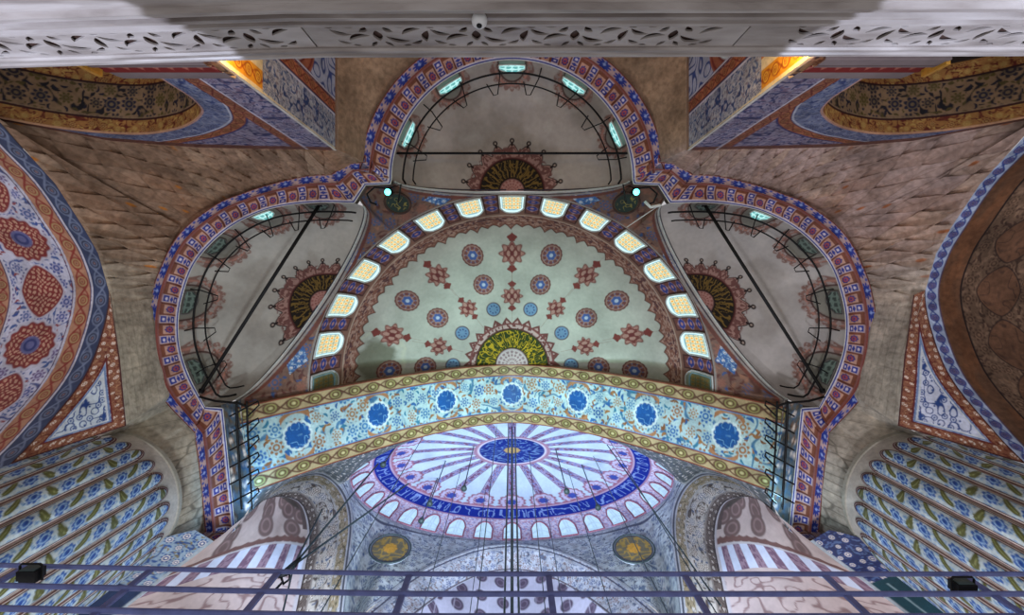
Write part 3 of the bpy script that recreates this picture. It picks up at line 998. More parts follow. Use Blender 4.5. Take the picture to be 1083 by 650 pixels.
F1 = [(541.5, 603, 28), (516, 606, 27.4), (494, 614, 26.4), (470, 627, 25), (450, 641, 23.4), (432, 656, 22), (416, 672, 20.6), (400, 692, 19)]
GREYBLUE = dict(bg=(204, 214, 218), vine=(108, 124, 148), flowers=[(92, 114, 158), (160, 162, 168), (122, 138, 166)],
                leaves=[(98, 120, 158), (214, 222, 226), (124, 132, 146)], core=(204, 212, 216))


def roundel_board(c, mx):
    """round painted board fixed on the pendentive"""
    c = c * 0.988 * (mx, 1, 1)
    n = np.array([0.12 * mx, -1.0, -0.12]); n /= np.linalg.norm(n)
    a_ = np.cross(n, (0, 0, 1)); a_ /= np.linalg.norm(a_); b_ = np.cross(n, a_)
    root = tag(empty('gilded_roundel', tuple(c)), 'round board of gold ornament on the %s pendentive below the dome windows' % side_word(mx), 'roundel', 'gold roundels')
    rr = np.concatenate([np.linspace(0, 1.18, 60), [1.18]]); tt = np.linspace(0, 2 * PI, 120)
    Rg, Tg = np.meshgrid(rr, tt, indexing='ij')
    x, y = Rg * np.cos(Tg), Rg * np.sin(Tg)
    dep = np.full(Rg.shape, 0.05); dep[-1] = -0.06
    Pd = x[..., None] * a_ + y[..., None] * b_ + dep[..., None] * n
    col = base(Rg.shape, (132, 126, 104))
    paint(col, ins(np.abs(vnoise(x * 4, y * 4, 3) - 0.5) - 0.10, 0.05), (186, 158, 92))
    paint(col, ins(petals(x, y, 0.42, 8), 0.05), (222, 172, 88))
    paint(col, ins(1.02 - Rg, 0.03), (84, 92, 108)); paint(col, ins(1.11 - Rg, 0.03), (176, 184, 192))
    raw_mesh('board', Pd, grid_faces(61, 120), col, M_TILE, root)
    th_ = np.linspace(0, 2 * PI, 60, endpoint=False)
    MB().tube(np.cos(th_)[:, None] * a_ * 1.18 + np.sin(th_)[:, None] * b_ * 1.18 + n * 0.05, 0.05, 6, True).build('rim', M_CABLE, root, smooth=True)


def lower_side(mx):
    sd = side_word(mx)
    # arch band
    A = idxspline(WL(L0), 330); B = idxspline(WL(L1), 330)
    P = ruled(A, B, 80)
    s = arclen((A + B) / 2)[:, None] * np.ones((1, 80)); V = np.linspace(0, 1, 80)[None] * np.ones((330, 1))
    w = np.linalg.norm(B - A, axis=1)[:, None] * V
    col = base(V.shape, (120, 118, 116))
    a = floral(s, w, 0.75, (198, 190, 182), (96, 84, 78), [(110, 92, 80), (96, 108, 130)], [(104, 88, 74), (172, 166, 160), (100, 110, 132)], 21)
    b = floral(s, w, 0.5, (172, 156, 130), (96, 84, 66), [(112, 98, 72), (84, 92, 100)], [(100, 88, 66), (150, 140, 116)], 22)
    put(col, V > 0.12, b); put(col, V > 0.36, a); put(col, V > 0.80, floral(s, w, 0.4, (112, 100, 94), (80, 66, 62), [(90, 70, 66)], [(130, 116, 108)], 23))
    for v0, c0 in ((0.015, (190, 192, 200)), (0.06, (90, 92, 104)), (0.10, (186, 186, 192)), (0.36, (180, 176, 172)), (0.8, (150, 140, 134)), (0.98, (80, 70, 68))):
        paint(col, ins(np.abs(V - v0) - 0.018, 0.008), c0)
    o = grid('side_arch_band', P, col, M_TILE, mx=mx)
    tag(o, 'grey and brown patterned arch band under the %s edge of the great dome' % sd, 'arch', kind='structure')
    # far side half-dome
    A = idxspline(WL(L1), 330); B = idxspline(WL(M0), 330)
    nv = 130
    P = ruled(A, B, nv)
    v = np.linspace(0, 1, nv)
    P[..., 2] += (1.2 * np.sin(PI * v))[None]
    V = v[None] * np.ones((330, 1)); u = np.linspace(0, 1, 330)[:, None] * np.ones((1, nv))
    X, Y, Z = P[..., 0], P[..., 1], P[..., 2]
    yy = Y / Z * 0 + (Y * 0.8 - Z * 0.25)
    g = u * 9
    col = base(V.shape, (206, 190, 186))
    paint(col, sm(0.45, 0.7, fbm(X, Y, 4)) * 0.3, (160, 140, 140))
    for ku, kv, ra in ((.2, .75, 0), (.27, .5, 0), (.33, .25, 0), (.40, .55, 0), (.47, .82, 0), (.46, .3, 0), (.54, .55, 0), (.52, .12, 0), (.60, .25, 0), (.60, .8, 0)):
        i, j = int(ku * 329), int(kv * (nv - 1))
        d = np.linalg.norm(P - P[i, j], axis=-1)
        paint(col, ins(d - 0.50, 0.05), (128, 108, 106)); paint(col, ins(np.abs(d - 0.28) - 0.05, 0.04), (158, 134, 132))
    paint(col, ins(np.hypot((u - 0.34) / 0.13, (V - 0.10) / 0.16) - 1, 0.15), (92, 84, 80))
    paint(col, ins(V - 0.10, 0.01) * (u < .6), (110, 96, 94))
    paint(col, ins(np.abs(u - 0.655 - 0.01 * np.abs(np.sin(V * 40))) - 0.018, 0.006), (130, 100, 96))
    m = (u > 0.685) & (u < 0.80)
    b = base(V.shape, (214, 222, 244))
    st = (V * 7.0) % 1
    paint(b, (st > 0.5) * 1.0, (164, 140, 156))
    paint(b, ((st > 0.5) & (vnoise(V * 90, u * 90, 3) > 0.5)) * 0.8, (124, 96, 120))
    put(col, m, b)
    paint(col, ins(np.abs(u - 0.683) - 0.006, 0.004), (205, 200, 205))
    m = u > 0.80
    put(col, m, base(V.shape, (206, 190, 190)))
    paint(col, ins(np.abs(vnoise(V * 14, u * 60, 9) - 0.5) - 0.07, 0.04) * (u > 0.82) * 0.8, (140, 110, 112))
    paint(col, ins(V - 0.03, 0.01), (196, 190, 196))
    o = grid('side_half_dome', P, col, M_PLASTER, mx=mx)
    tag(o, 'pinkish plaster half-dome with brown dots at the lower %s, beside the pier' % sd, 'half-dome', kind='structure')
    # near pendentive, between main arch and side band / dome ring
    k = np.linspace(0.0, 0.5, 260)
    A = np.stack([np.interp(k, np.linspace(0, 1, nu), ARCH_LOW[:, i]) for i in range(3)], 1)
    tail = [W(371, 502, 30.0)] + [dome(np.array(PI + a), np.array(0.0)) for a in (0.15, 0.4, 0.7, 1.0, 1.3, PI / 2)]
    Bc = np.concatenate([WL(L0)[:5], np.array(tail)])
    B = idxspline(Bc, 260)
    P = ruled(A, B, 50)
    s = arclen(A)[:, None] * np.ones((1, 50)); V = np.linspace(0, 1, 50)[None] * np.ones((260, 1))
    w = np.linalg.norm(B - A, axis=1)[:, None] * V
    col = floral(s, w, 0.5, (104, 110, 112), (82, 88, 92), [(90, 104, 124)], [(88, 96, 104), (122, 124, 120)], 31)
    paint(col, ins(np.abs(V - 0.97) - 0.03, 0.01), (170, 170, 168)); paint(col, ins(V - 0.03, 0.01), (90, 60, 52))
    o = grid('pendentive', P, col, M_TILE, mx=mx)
    tag(o, 'dark grey pendentive between the flowered arch and the dome, on the %s' % sd, 'pendentive', kind='structure')
    # far pendentive with gold roundel
    n = 300
    ring = dome(np.linspace(PI, PI / 2, n), np.zeros(n))
    Bc = np.concatenate([WL(L0)[4:], WL(F0)[::-1][1:]])
    B = idxspline(Bc, n)
    nv = 110
    P = ruled(ring, B, nv)
    V = np.linspace(0, 1, nv)[None] * np.ones((n, 1))
    s = np.linspace(0, 17, n)[:, None] * np.ones((1, nv)); w = np.linalg.norm(B - ring, axis=1)[:, None] * V
    col = floral(P[..., 0], P[..., 2], 0.6, **GREYBLUE, seed=41)
    paint(col, ins(V - 0.02, 0.01), (186, 192, 200)); paint(col, ins(np.abs(V - 0.055) - 0.012, 0.006), (90, 96, 116))
    wB = np.linalg.norm(B - ring, axis=1)[:, None] * (1 - V)
    paint(col, ins(np.abs(wB - 0.18) - 0.10, 0.03), (182, 188, 198)); paint(col, ins(np.abs(wB - 0.4) - 0.05, 0.03), (96, 98, 118))
    pxs = P[..., 0] / P[..., 2] * F + CX; pys = P[..., 1] / P[..., 2] * F + CY
    i = np.argmin((pxs - 413)**2 + (pys - 580)**2)
    roundel_board(P.reshape(-1, 3)[i], mx)
    o = grid('pendentive', P, col, M_TILE, mx=mx)
    tag(o, 'blue-grey patterned pendentive behind a gold roundel below the dome windows, on the %s' % sd, 'pendentive', kind='structure')
    # pier side between the side half-dome and the column
    A = idxspline(WL(M0[3:]), 160)
    B = idxspline(WL([(206, 560, 18.4), (182, 566, 18.0), (158, 574, 17.6), (126, 588, 17.2), (86, 606, 16.8), (40, 632, 16.4), (-10, 662, 16.0)]), 160)
    P = ruled(A, B, 60)
    V = np.linspace(0, 1, 60)[None] * np.ones((160, 1)); s = arclen(A)[:, None] * np.ones((1, 60)); w = np.linalg.norm(B - A, axis=1)[:, None] * V
    if mx == 1:
        col = base(V.shape, (44, 62, 100))
        put(col, s < 2.6, floral(s, w, 0.5, (150, 170, 190), (50, 80, 140), [(50, 84, 150)], [(60, 96, 160), (130, 120, 96)], 5))
    else:
        col = base(V.shape, (26, 70, 84))
        put(col, s < 2.2, floral(s, w, 0.4, (40, 52, 104), (86, 110, 160), [(60, 84, 150)], [(40, 50, 110), (90, 110, 160)], 5))
    paint(col, ins(np.abs((w / 1.1) % 1 - 0.5) - 0.03, 0.02) * (s > 2.4), (136, 160, 170))
    paint(col, ins(w - 0.12, 0.03), (170, 180, 190))
    o = grid('pier_wall', P, col, M_TILE, mx=mx)
    tag(o, ('dark blue tiled pier side behind the railing, below the left column' if mx == 1 else 'dark teal pier side with pale stripes behind the railing, below the right column'), 'wall', kind='structure')


for mx in (1, -1):
    lower_side(mx)

# far arch band and far half-dome, centre bottom
half0 = WL(F0); half1 = WL(F1)
A = idxspline(np.concatenate([half0[::-1], (half0 * (-1, 1, 1))[1:]]), 420)
B = idxspline(np.concatenate([half1[::-1], (half1 * (-1, 1, 1))[1:]]), 420)
P = ruled(A, B, 60)
V = np.linspace(0, 1, 60)[None] * np.ones((420, 1)); s = arclen(A)[:, None] * np.ones((1, 60)); w = np.linalg.norm(B - A, axis=1)[:, None] * V
col = floral(s, w, 0.55, (206, 212, 224), (120, 130, 154), [(104, 120, 166), (160, 138, 140)], [(108, 120, 152), (212, 216, 226), (150, 128, 124)], 51, core=(206, 212, 224))
for v0, c0 in ((0.02, (190, 196, 206)), (0.10, (96, 98, 118)), (0.18, (186, 190, 200)), (0.95, (120, 112, 124))):
    paint(col, ins(np.abs(V - v0) - 0.025, 0.01), c0)
tag(grid('far_arch_band', P, col, M_TILE), 'blue-grey patterned arch band directly under the far side of the dome', 'arch', kind='structure')
C_ = B.copy(); C_[:, 0] *= 0.98; C_[:, 2] -= 4.0; C_[:, 1] += 0.6
P = ruled(B, C_, 70)
V = np.linspace(0, 1, 70)[None] * np.ones((420, 1)); X = P[..., 0]; Zz = P[..., 2]
col = base(V.shape, (206, 206, 226))
q = np.stack(cells(X / 1.15, (Zz + P[..., 1] * .4) / 1.15, 4, 0.12)[2:3])[0]
paint(col, ins(q - 0.30, 0.04), (104, 92, 112)); paint(col, ins(np.abs(q - 0.17) - 0.03, 0.03), (140, 128, 150))
paint(col, ins(np.abs((X / 0.9) % 1 - 0.5) - 0.03, 0.02) * 0.4, (220, 220, 240))
tag(grid('far_half_dome', P, col, M_PLASTER), 'lilac far half-dome with brown dots, behind the middle of the railing', 'half-dome', kind='structure')

# ================================================================== 6. SIDE VAULT (left: blue and red field, right: brown carved field)
zY = np.array([(-9, 10.5), (-7, 12.2), (-6, 13.2), (-4.58, 14.67), (-3.5, 15.9), (-2.1, 16.95), (-1.17, 17.55), (0.23, 18.0), (1.74, 17.75), (3.46, 16.97), (5.03, 15.4), (5.65, 14.6), (6.3, 13.6), (7.2, 11.8), (7.8, 10.0)])


def side_vault(mx):
    cur = spline(zY, 620)
    X0 = 16.0 if mx == 1 else 16.4
    dpt = np.linspace(0, 7.0, 260)
    P = np.zeros((620, 260, 3))
    P[..., 0] = -(X0 + dpt)[None]; P[..., 1] = cur[:, 0][:, None]; P[..., 2] = cur[:, 1][:, None]
    s = arclen(cur); s0 = np.interp(0.28, cur[:, 0], s)
    S = (s - s0)[:, None] * np.ones((1, 260)); D = dpt[None] * np.ones((620, 1))
    if mx == 1:
        col = floral(S, D, 0.72, (196, 194, 212), (66, 82, 146), [(70, 86, 150), (112, 92, 136), (84, 104, 156)],
                     [(60, 82, 150), (76, 100, 158), (150, 80, 88), (84, 92, 136)], 71, fl=0.34, core=(176, 172, 200))
        per = 2.15
        k = np.round(S / per)
        fs = S - k * per; fd = D - 2.62
        odd = (k.astype(int) % 2) != 0
        # lozenges and rounds
        sh = np.where(odd, np.hypot(fs / 0.90, fd / 0.92) - 1 + 0.05 * np.cos(np.arctan2(fd, fs) * 14),
                      (np.abs(fs / 1.05) ** 1.45 + np.abs(fd / 0.82) ** 1.45) - 1)
        paint(col, ins(sh - 0.13, 0.05), (190, 186, 200))
        paint(col, ins(sh, 0.05), (136, 52, 52))
        kn = np.abs(np.sin(fs * 15 + fd * 11 + 1.2 * np.sin(fd * 9)) * np.sin(fd * 15 - fs * 11 + 1.2 * np.sin(fs * 9)))
        paint(col, ins(sh + 0.12, 0.05) * (kn > 0.5), (196, 150, 130))
        rr = np.hypot(fs, fd)
        paint(col, ins(rr - 0.36, 0.04) * odd, (104, 104, 150)); paint(col, ins(np.abs(rr - 0.2) - 0.05, 0.03) * odd, (56, 62, 120))
        # borders
        def bd(lo, hi, src):
            put(col, (D >= lo) & (D < hi), src)
        blue = scroll(S, (D - 0.0) / 0.60, 1.5, (62, 72, 106), (120, 130, 158), (48, 52, 82), (130, 108, 116))
        red = scroll(S, (D - 0.68) / 0.64, 1.5, (178, 132, 108), (142, 54, 48), (176, 150, 110), (150, 90, 76))
        bd(0, 0.60, blue); bd(0.68, 1.32, red)
        bd(3.9, 4.55, scroll(S, (D - 3.9) / 0.65, 1.0, (178, 132, 108), (142, 54, 48), (170, 150, 110), (150, 90, 76)))
        for d0 in (0.64, 1.36, 3.86, 4.59):
            paint(col, ins(np.abs(D - d0) - 0.035, 0.012), (196, 192, 204))
            paint(col, ins(np.abs(D - d0 - 0.07) - 0.02, 0.012), (90, 60, 90))
        paint(col, ins(D - 0.03, 0.015), (60, 64, 90))
        m = D > 4.65
        put(col, m, floral(S, D, 0.5, (150, 130, 130), (120, 60, 60), [(140, 70, 66)], [(150, 100, 90)], 73))
        lab = 'vault painted with red medallions on a blue and white flower field, at the left edge'
    else:
        col = base(S.shape, (106, 78, 62))
        paint(col, sm(0.4, 0.75, fbm(S * 0.8, D * 2.5, 5)) * 0.6, (124, 82, 58))
        paint(col, ins(np.abs((D / 0.45 + 0.3 * np.floor(S / 1.1)) % 1 - 0.5) - 0.0, 0.02) * 0.3, (80, 60, 50))
        blue = scroll(S, D / 0.50, 0.85, (168, 180, 206), (58, 76, 148), (124, 112, 140), (90, 84, 120))
        put(col, D < 0.50, blue)
        paint(col, ins(np.abs(D - 0.52) - 0.03, 0.012), (96, 80, 100))
        fld = D > 1.42
        f_ = floral(S, D, 0.7, (112, 90, 76), (76, 58, 50), [(86, 66, 56)], [(80, 60, 52), (128, 104, 88)], 81, core=(124, 100, 84))
        put(col, fld, f_)
        paint(col, ins(np.abs(D - 1.40) - 0.035, 0.015), (44, 34, 34))
        per = 2.15
        k = np.round(S / per); fs = S - k * per; fd = D - 2.9
        sh = (np.abs(fs / 0.98) ** 1.5 + np.abs(fd / 0.85) ** 1.5) - 1
        paint(col, ins(sh - 0.08, 0.04), (56, 44, 42)); paint(col, ins(sh, 0.05), (112, 82, 66))
        paint(col, ins(np.abs(vnoise(fs * 4, fd * 4, 3) - 0.5) - 0.06, 0.04) * (sh < -0.1), (86, 64, 54))
        paint(col, ins(np.abs(D - 4.4) - 0.04, 0.015), (44, 34, 34))
        lab = 'brown vault carved with faint lozenges, edged by a blue and white border, at the right edge'
    o = grid('side_vault', P, col, M_TILE if mx == 1 else M_STONE, mx=mx)
    tag(o, lab, 'vault', kind='structure')


side_vault(1); side_vault(-1)

# ------------------------------------------------ triangular tile panel between vault and column
def tri_panel(mx):
    XE = 16.0 if mx == 1 else 16.4
    ys = np.linspace(0.25, 5.75, 200)
    cur = spline(zY, 900)
    zz = np.interp(ys, cur[:, 0], cur[:, 1])
    A = np.stack([np.full(200, -XE), ys, zz], 1)
    B = linspl(WL([(117, 312, 18.0), (127, 380, 17.7), (133.5, 450, 17.3)]), 200)
    P = ruled(A, B, 90)
    wd = np.linalg.norm(B - A, axis=1)[:, None]
    V = np.linspace(0, 1, 90)[None] * np.ones((200, 1)); s = arclen((A + B) / 2)[:, None] * np.ones((1, 90))
    d0 = V * wd; d1 = (1 - V) * wd; db = (s[-1, 0] - s)
    dm = np.minimum(np.minimum(d0, d1), db)
    bg = (196, 206, 216) if mx == 1 else (200, 206, 226)
    col = base(V.shape, bg)
    x = P[..., 1] / 0.36; y = (P[..., 0] + P[..., 2]) / 0.45
    n = vnoise(x * 1.0, y * 1.0, 5) * 3.2
    paint(col, ins(np.abs(n % 1 - 0.5) - 0.09, 0.05), (44, 74, 140))
    dx, dy, d, d2, r1, r2 = cells(x * 1.3, y * 1.3, 7, 0.3)
    paint(col, ins(np.abs(d - 0.3) - 0.06, 0.04) * (r1 > 0.4), (48, 80, 146))
    paint(col, ins(d - 0.12, 0.05), (58, 88, 150))
    rb = floral(s, V * wd, 0.3, (142, 92, 74), (110, 54, 46), [(160, 110, 86)], [(112, 52, 44), (170, 128, 100)], 14)
    put(col, dm < 0.42, rb)
    for q, c in ((0.02, (84, 44, 44)), (0.40, (110, 44, 44)), (0.47, (120, 140, 180)), (0.53, (200, 206, 214))):
        paint(col, ins(np.abs(dm - q) - 0.03, 0.012), c)
    o = grid('tile_panel', P, col, M_TILE, mx=mx)
    tag(o, 'triangular blue and white scrollwork panel in a red frame, above the %s fluted column' % side_word(mx), 'panel', kind='structure')


tri_panel(1); tri_panel(-1)

# ------------------------------------------------ fluted column
COLC = np.array([-15.9, 8.57]); COLR = 2.69; ZT = 17.8; KC = 1.1125
NFL = 28


def column(mx):
    a0, a1 = math.radians(-200), math.radians(160)
    nu_, nv_ = NFL * 30, 320
    a = np.linspace(a0, a1, nu_ + 1)[:-1]
    z = np.concatenate([np.linspace(ZT + 0.39, ZT - 2.4, 140)[:-1], np.linspace(ZT - 2.4, 6.0, nv_ - 139)])
    Aa, Z = np.meshgrid(a, z, indexing='ij')
    per = 2 * PI / NFL
    k = np.floor((Aa - a0) / per)
    f = ((Aa - a0) / per) % 1 - 0.5
    hw = COLR * per / 2
    Zw = Z; Z = (Z - ZT) / KC + ZT      # pattern heights
    x = f * COLR * per / KC                      # metres across the flute
    top = ZT - 0.25
    dd = np.where(Z > top - 0.55, np.hypot(x, np.maximum(Z - (top - 0.55), 0) * 0.46), np.abs(x)) # distance from the flute's spine
    ww = 0.2
    bul = np.sqrt(np.clip(1 - (dd / 0.25) ** 2, 0, 1)) * 0.16
    R = COLR - 0.05 + KC * bul + 0.05 * np.exp(-((dd - 0.255) / 0.02) ** 2)
    R = R + np.where(Z > ZT + 0.2, 0.04, 0)
    P = np.stack([COLC[0] + R * np.cos(Aa), COLC[1] + R * np.sin(Aa), Zw], -1)
    kk = hsh(np.floor((Aa - a0) / per), np.zeros(Aa.shape), 3) * 0.5 + np.floor((Aa - a0) / per) * 0.3
    zz = Z + kk
    xx = x / 0.2
    col = base(Z.shape, (190, 202, 206))
    per2 = 0.95
    g = (zz + x * 0.9) / per2
    gi = np.floor(g); f_ = g - gi
    sg = np.where(gi % 2 == 0, 1.0, -1.0)
    # light blue curls
    cl_ = cells(x / 0.13, zz / 0.17, 6, 0.3)
    paint(col, ins(np.abs(cl_[2] - 0.30) - 0.09, 0.06), (132, 164, 196))
    paint(col, ins(cl_[2] - 0.14, 0.08), (84, 120, 176))
    # olive leaf, slanting
    u = (f_ - 0.80) * per2 / 0.2; v = xx - 0.1 * sg
    a_ = u * 0.74 + v * 0.67 * sg; b_ = -u * 0.67 * sg + v * 0.74
    paint(col, ins(np.hypot(a_ / 1.7, (b_ + 0.25 * a_ * a_) / 0.56) - 0.82, 0.12), (104, 106, 66))
    paint(col, ins(np.abs(b_ + 0.2 * a_ * a_) - 0.05, 0.05) * (np.abs(a_) < 0.9), (150, 156, 110))
    # blue flower
    u = (f_ - 0.30) * per2 / 0.2; v = xx + 0.12 * sg
    paint(col, ins(petals(u * 0.72, v, 0.92, 7, 0.4, 0.3), 0.12), (200, 214, 220))
    paint(col, ins(petals(u * 0.72, v, 0.80, 7, 0.4, 0.34), 0.1), (66, 104, 176))
    paint(col, ins(np.abs(np.hypot(u * 0.72, v) - 0.40) - 0.07, 0.06), (160, 188, 216))
    paint(col, ins(np.hypot(u * 0.72 - 0.08, v) - 0.18, 0.06), (52, 78, 150))
    rl = dd
    paint(col, ins(0.190 - rl, 0.006), (214, 206, 200))
    tw = np.where(Z > top - 0.55, 0.006, 0)
    paint(col, ins(np.abs(rl - 0.196) - 0.013 - tw, 0.005), (88, 44, 46))
    paint(col, ins(np.abs(rl - 0.243) - 0.012 - tw, 0.005), (104, 52, 50))
    paint(col, ins(0.262 - rl, 0.006), (188, 182, 174))
    paint(col, (Z > ZT + 0.2) * 1.0, (168, 164, 152))
    o = grid('fluted_column', P, col, M_TILE, closed=True, mx=mx)
    tag(o, 'giant round column at lower %s with convex flutes of blue flowers and olive leaves' % side_word(mx), 'column', kind='structure')


column(1); column(-1)

# ================================================================== 7. STONE CORNER VAULTS (between band, side vault and back wall)
ST = [((510, 34), (357, -4, 18)), ((421, 78), (357, 62, 18)), ((394, 118), (357, 108, 18)), ((386, 160), (357, 148, 18)), ((384, 171), (357, 158, 18.0)),
      ((368, 173), (345, 158.5, 17.9)), ((350, 184), (325, 158, 17.8)), ((322, 186), (304, 157, 17.75)), ((281, 196), (255, 156, 17.65)), ((240, 209), (206, 155.5, 17.55)), ((212, 227), (118, 149, 16.75)),
      ((198, 238), 'W', -15.85, -5.27, 15.45), ((191, 245), 'W', -17.0, -5.27, 14.1), ((186, 251), 'E', -5.2), ((183, 255), 'E', -4.2), ((176, 268), 'E', -3.5), ((167, 288), 'E', -2.1), ((160, 312), 'E', -1.17),
      ((157, 332), 'E', 0.25), ((159, 376), (127, 380, 17.7)), ((169, 416), (133.5, 449, 17.3)), ((174, 424), (104, 462, 17.05)), ((180, 430), (124, 459, 18.15)), ((190, 442), (142, 466, 18.2)), ((198, 450), (162, 484, 18.2)),
      ((206, 458), (174, 506, 18.2)), ((208, 480), (179, 530, 18.2)), ((213, 515), (180, 547, 18.2)), ((217, 558), (176, 562, 18.2)), ((205, 600), (150, 592, 18.2))]


def lobe_centre(A):
    """nearest lobe centre for each point of the band"""
    cs = np.array([W(541.5, 190.5, ZO)[:2], W(315, 340, ZO)[:2]])
    d = np.linalg.norm(A[:, None, :2] - cs[None], axis=2)
    c = cs[np.argmin(d, 1)]
    low = A[:, 1] > (447 - CY) * ZO / F
    c[low] = A[low, :2] + (5.0, 0)
    return c


def t_point(e, X0):
    if e[1] == 'W': return np.array(e[2:], float)
    if e[1] == 'E':
        cur = spline(zY, 900)
        return np.array([-X0, e[2], np.interp(e[2], cur[:, 0], cur[:, 1])])
    return W(*e[1])


def corner(mx):
    n = 1000
    A = linspl(WL([(e[0][0], e[0][1], ZO + 0.02) for e in ST]), n)
    A[:, :2] -= (A[:, :2] - lobe_centre(A)) * 0.05; A[:, 2] += 0.5; B = linspl([t_point(e, 16.0 if mx == 1 else 16.4) for e in ST], n)
    nv = 150
    P = ruled(A, B, nv)
    V = np.linspace(0, 1, nv)[None] * np.ones((n, 1))
    P[..., 2] = A[:, 2][:, None] + (B[:, 2] - A[:, 2])[:, None] * np.clip((V - 0.22) / 0.78, 0, 1)
    k = np.linspace(0, len(ST) - 1, n)[:, None] * np.ones((1, nv))
    P[..., 2] -= 1.0 * np.exp(-((k - 12) / 1.1) ** 2) * np.sin(PI * np.clip((V - 0.2) / 0.8, 0, 1))     # rounded groin
    muq = sm(3.5, 6.0, k) * sm(19.0, 16.5, k)
    # tangent coordinates
    X, Y, Z = P[..., 0], P[..., 1], P[..., 2]
    rad = np.hypot(X + 9.4, Y - 0.8); az_ = np.unwrap(np.arctan2(Y - 0.8, X + 9.4), axis=0)
    q = 12.0 * np.log(rad); p_ = az_ * 12.0
    wq = 0.45 * (fbm(p_ * 0.7, q * 0.7, 31) - 0.5); wp = 0.45 * (fbm(p_ * 0.7 + 40, q * 0.7, 32) - 0.5)
    ga = p_ * 0.95 + q * 0.75 + wq; gb = p_ * 0.95 - q * 0.75 + wp
    ia, ib = np.floor(ga), np.floor(gb)
    fa, fb = ga - ia - 0.5, gb - ib - 0.5
    r1 = hsh(ia, ib, 3); r2 = hsh(ia, ib, 4); r3 = hsh(ia, ib, 5)
    edge = 0.5 - np.maximum(np.abs(fa), np.abs(fb))
    dx = fa + fb; dy = fa - fb                               # across and along the radius
    roof = np.abs(dx) * (0.5 + 0.5 * r2) + np.maximum(dy, -0.15) * 0.45
    disp = muq * (0.30 * roof + 0.10 * (r1 - 0.5)) * (rad / 9.5) * (1 - 0.85 * np.exp(-((k - 12) / 1.3) ** 2)) * sm(0.2, 0.3, V) * sm(1, 0.95, V)
    nrm = np.stack([-X * 0.06, -Y * 0.06, -np.ones_like(X)], -1)
    P = P + nrm * disp[..., None]
    c_b = (154, 128, 110) if mx == 1 else (180, 158, 152)
    c_s = (182, 174, 158) if mx == 1 else (186, 178, 166)
    col = base(V.shape, c_b)
    paint(col, sm(14.5, 19.5, k) + 0 * V, c_s)  # brick-to-stone tone, with warm-to-cool light partly put into the colour
    paint(col, sm(4.5, 2.5, k), (156, 132, 112))
    paint(col, muq * (r1 > 0.6) * 0.28, (136, 106, 86)); paint(col, muq * (r2 > 0.7) * 0.3, (196, 172, 150))
    paint(col, muq * ins(np.abs(dx) - 0.03, 0.04) * (r3 > 0.35) * 0.4, (112, 82, 66))
    paint(col, ins(edge - 0.02, 0.04) * muq * 0.45, (100, 74, 60))
    fine = np.abs(vnoise(p_ * 2.2, q * 2.2, 6) - 0.5)
    paint(col, ins(fine - 0.03, 0.03) * muq * 0.35, (120, 92, 76))
    knob = ins(np.hypot(dx, dy - 0.1) - 0.20, 0.06) * (r3 > 0.80) * muq * sm(8.5, 10.0, k)
    paint(col, knob * 0.85, (190, 122, 60) if mx == 1 else (170, 104, 66))
    paint(col, sm(0.5, 0.75, fbm(X * 0.6, Y * 0.6, 12)) * 0.22 * sm(19, 14, k), (172, 116, 84))
    # courses of the plain stone
    crs = ins(np.abs((Y * 1.6 + 0.1 * vnoise(X * 3, Y * 3, 2)) % 1 - 0.5) - 0.02, 0.025) * sm(15, 18, k)
    paint(col, crs * 0.35, (104, 96, 84))
    lines = ins(np.abs((V * 9) % 1 - 0.5) - 0.05, 0.05) * sm(17.5, 18.5, k) * sm(21, 20, k)
    paint(col, lines * 0.3, (112, 106, 92))
    tow = sm(23.5, 25, k)
    cb = cells(X * 2.6, Y * 2.6, 9, 0.25)
    paint(col, tow * ins(cb[3] - cb[2] - 0.10, 0.06) * 0.6, (104, 98, 88))
    paint(col, ins(V - 0.025, 0.012), (112, 84, 68))
    o = grid('corner_vault', P, col, M_STONE, mx=mx)
    tag(o, ('brown honeycombed stone corner vault with orange knobs, left of the lobes' if mx == 1 else
            'pinkish honeycombed stone corner vault with rusty stains, right of the lobes'), 'vault', kind='structure')


corner(1); corner(-1)

# ================================================================== 8. BACK WALLS with arch openings
YB = -5.27
XB = -6.92
AR = [(-18.4, 12.2), (-16.9, 13.8), (-15.7, 15.15), (-14.5, 15.8), (-13.05, 16.0), (-11.5, 15.5), (-10.3, 14.7), (-9.45, 13.8), (-9.12, 12.9), (-9.05, 12.0), (-9.0, 11.0), (-9.0, 9.0)]
OU = [(-19, 12.6), (-17.0, 14.1), (-15.85, 15.45), (-14.8, 16.75), (-13.4, 17.2), (-12.1, 17.55), (-10, 17.75), (XB, 17.95), (XB, 15.0), (XB, 13.0), (XB, 11.5), (XB, 9.0)]


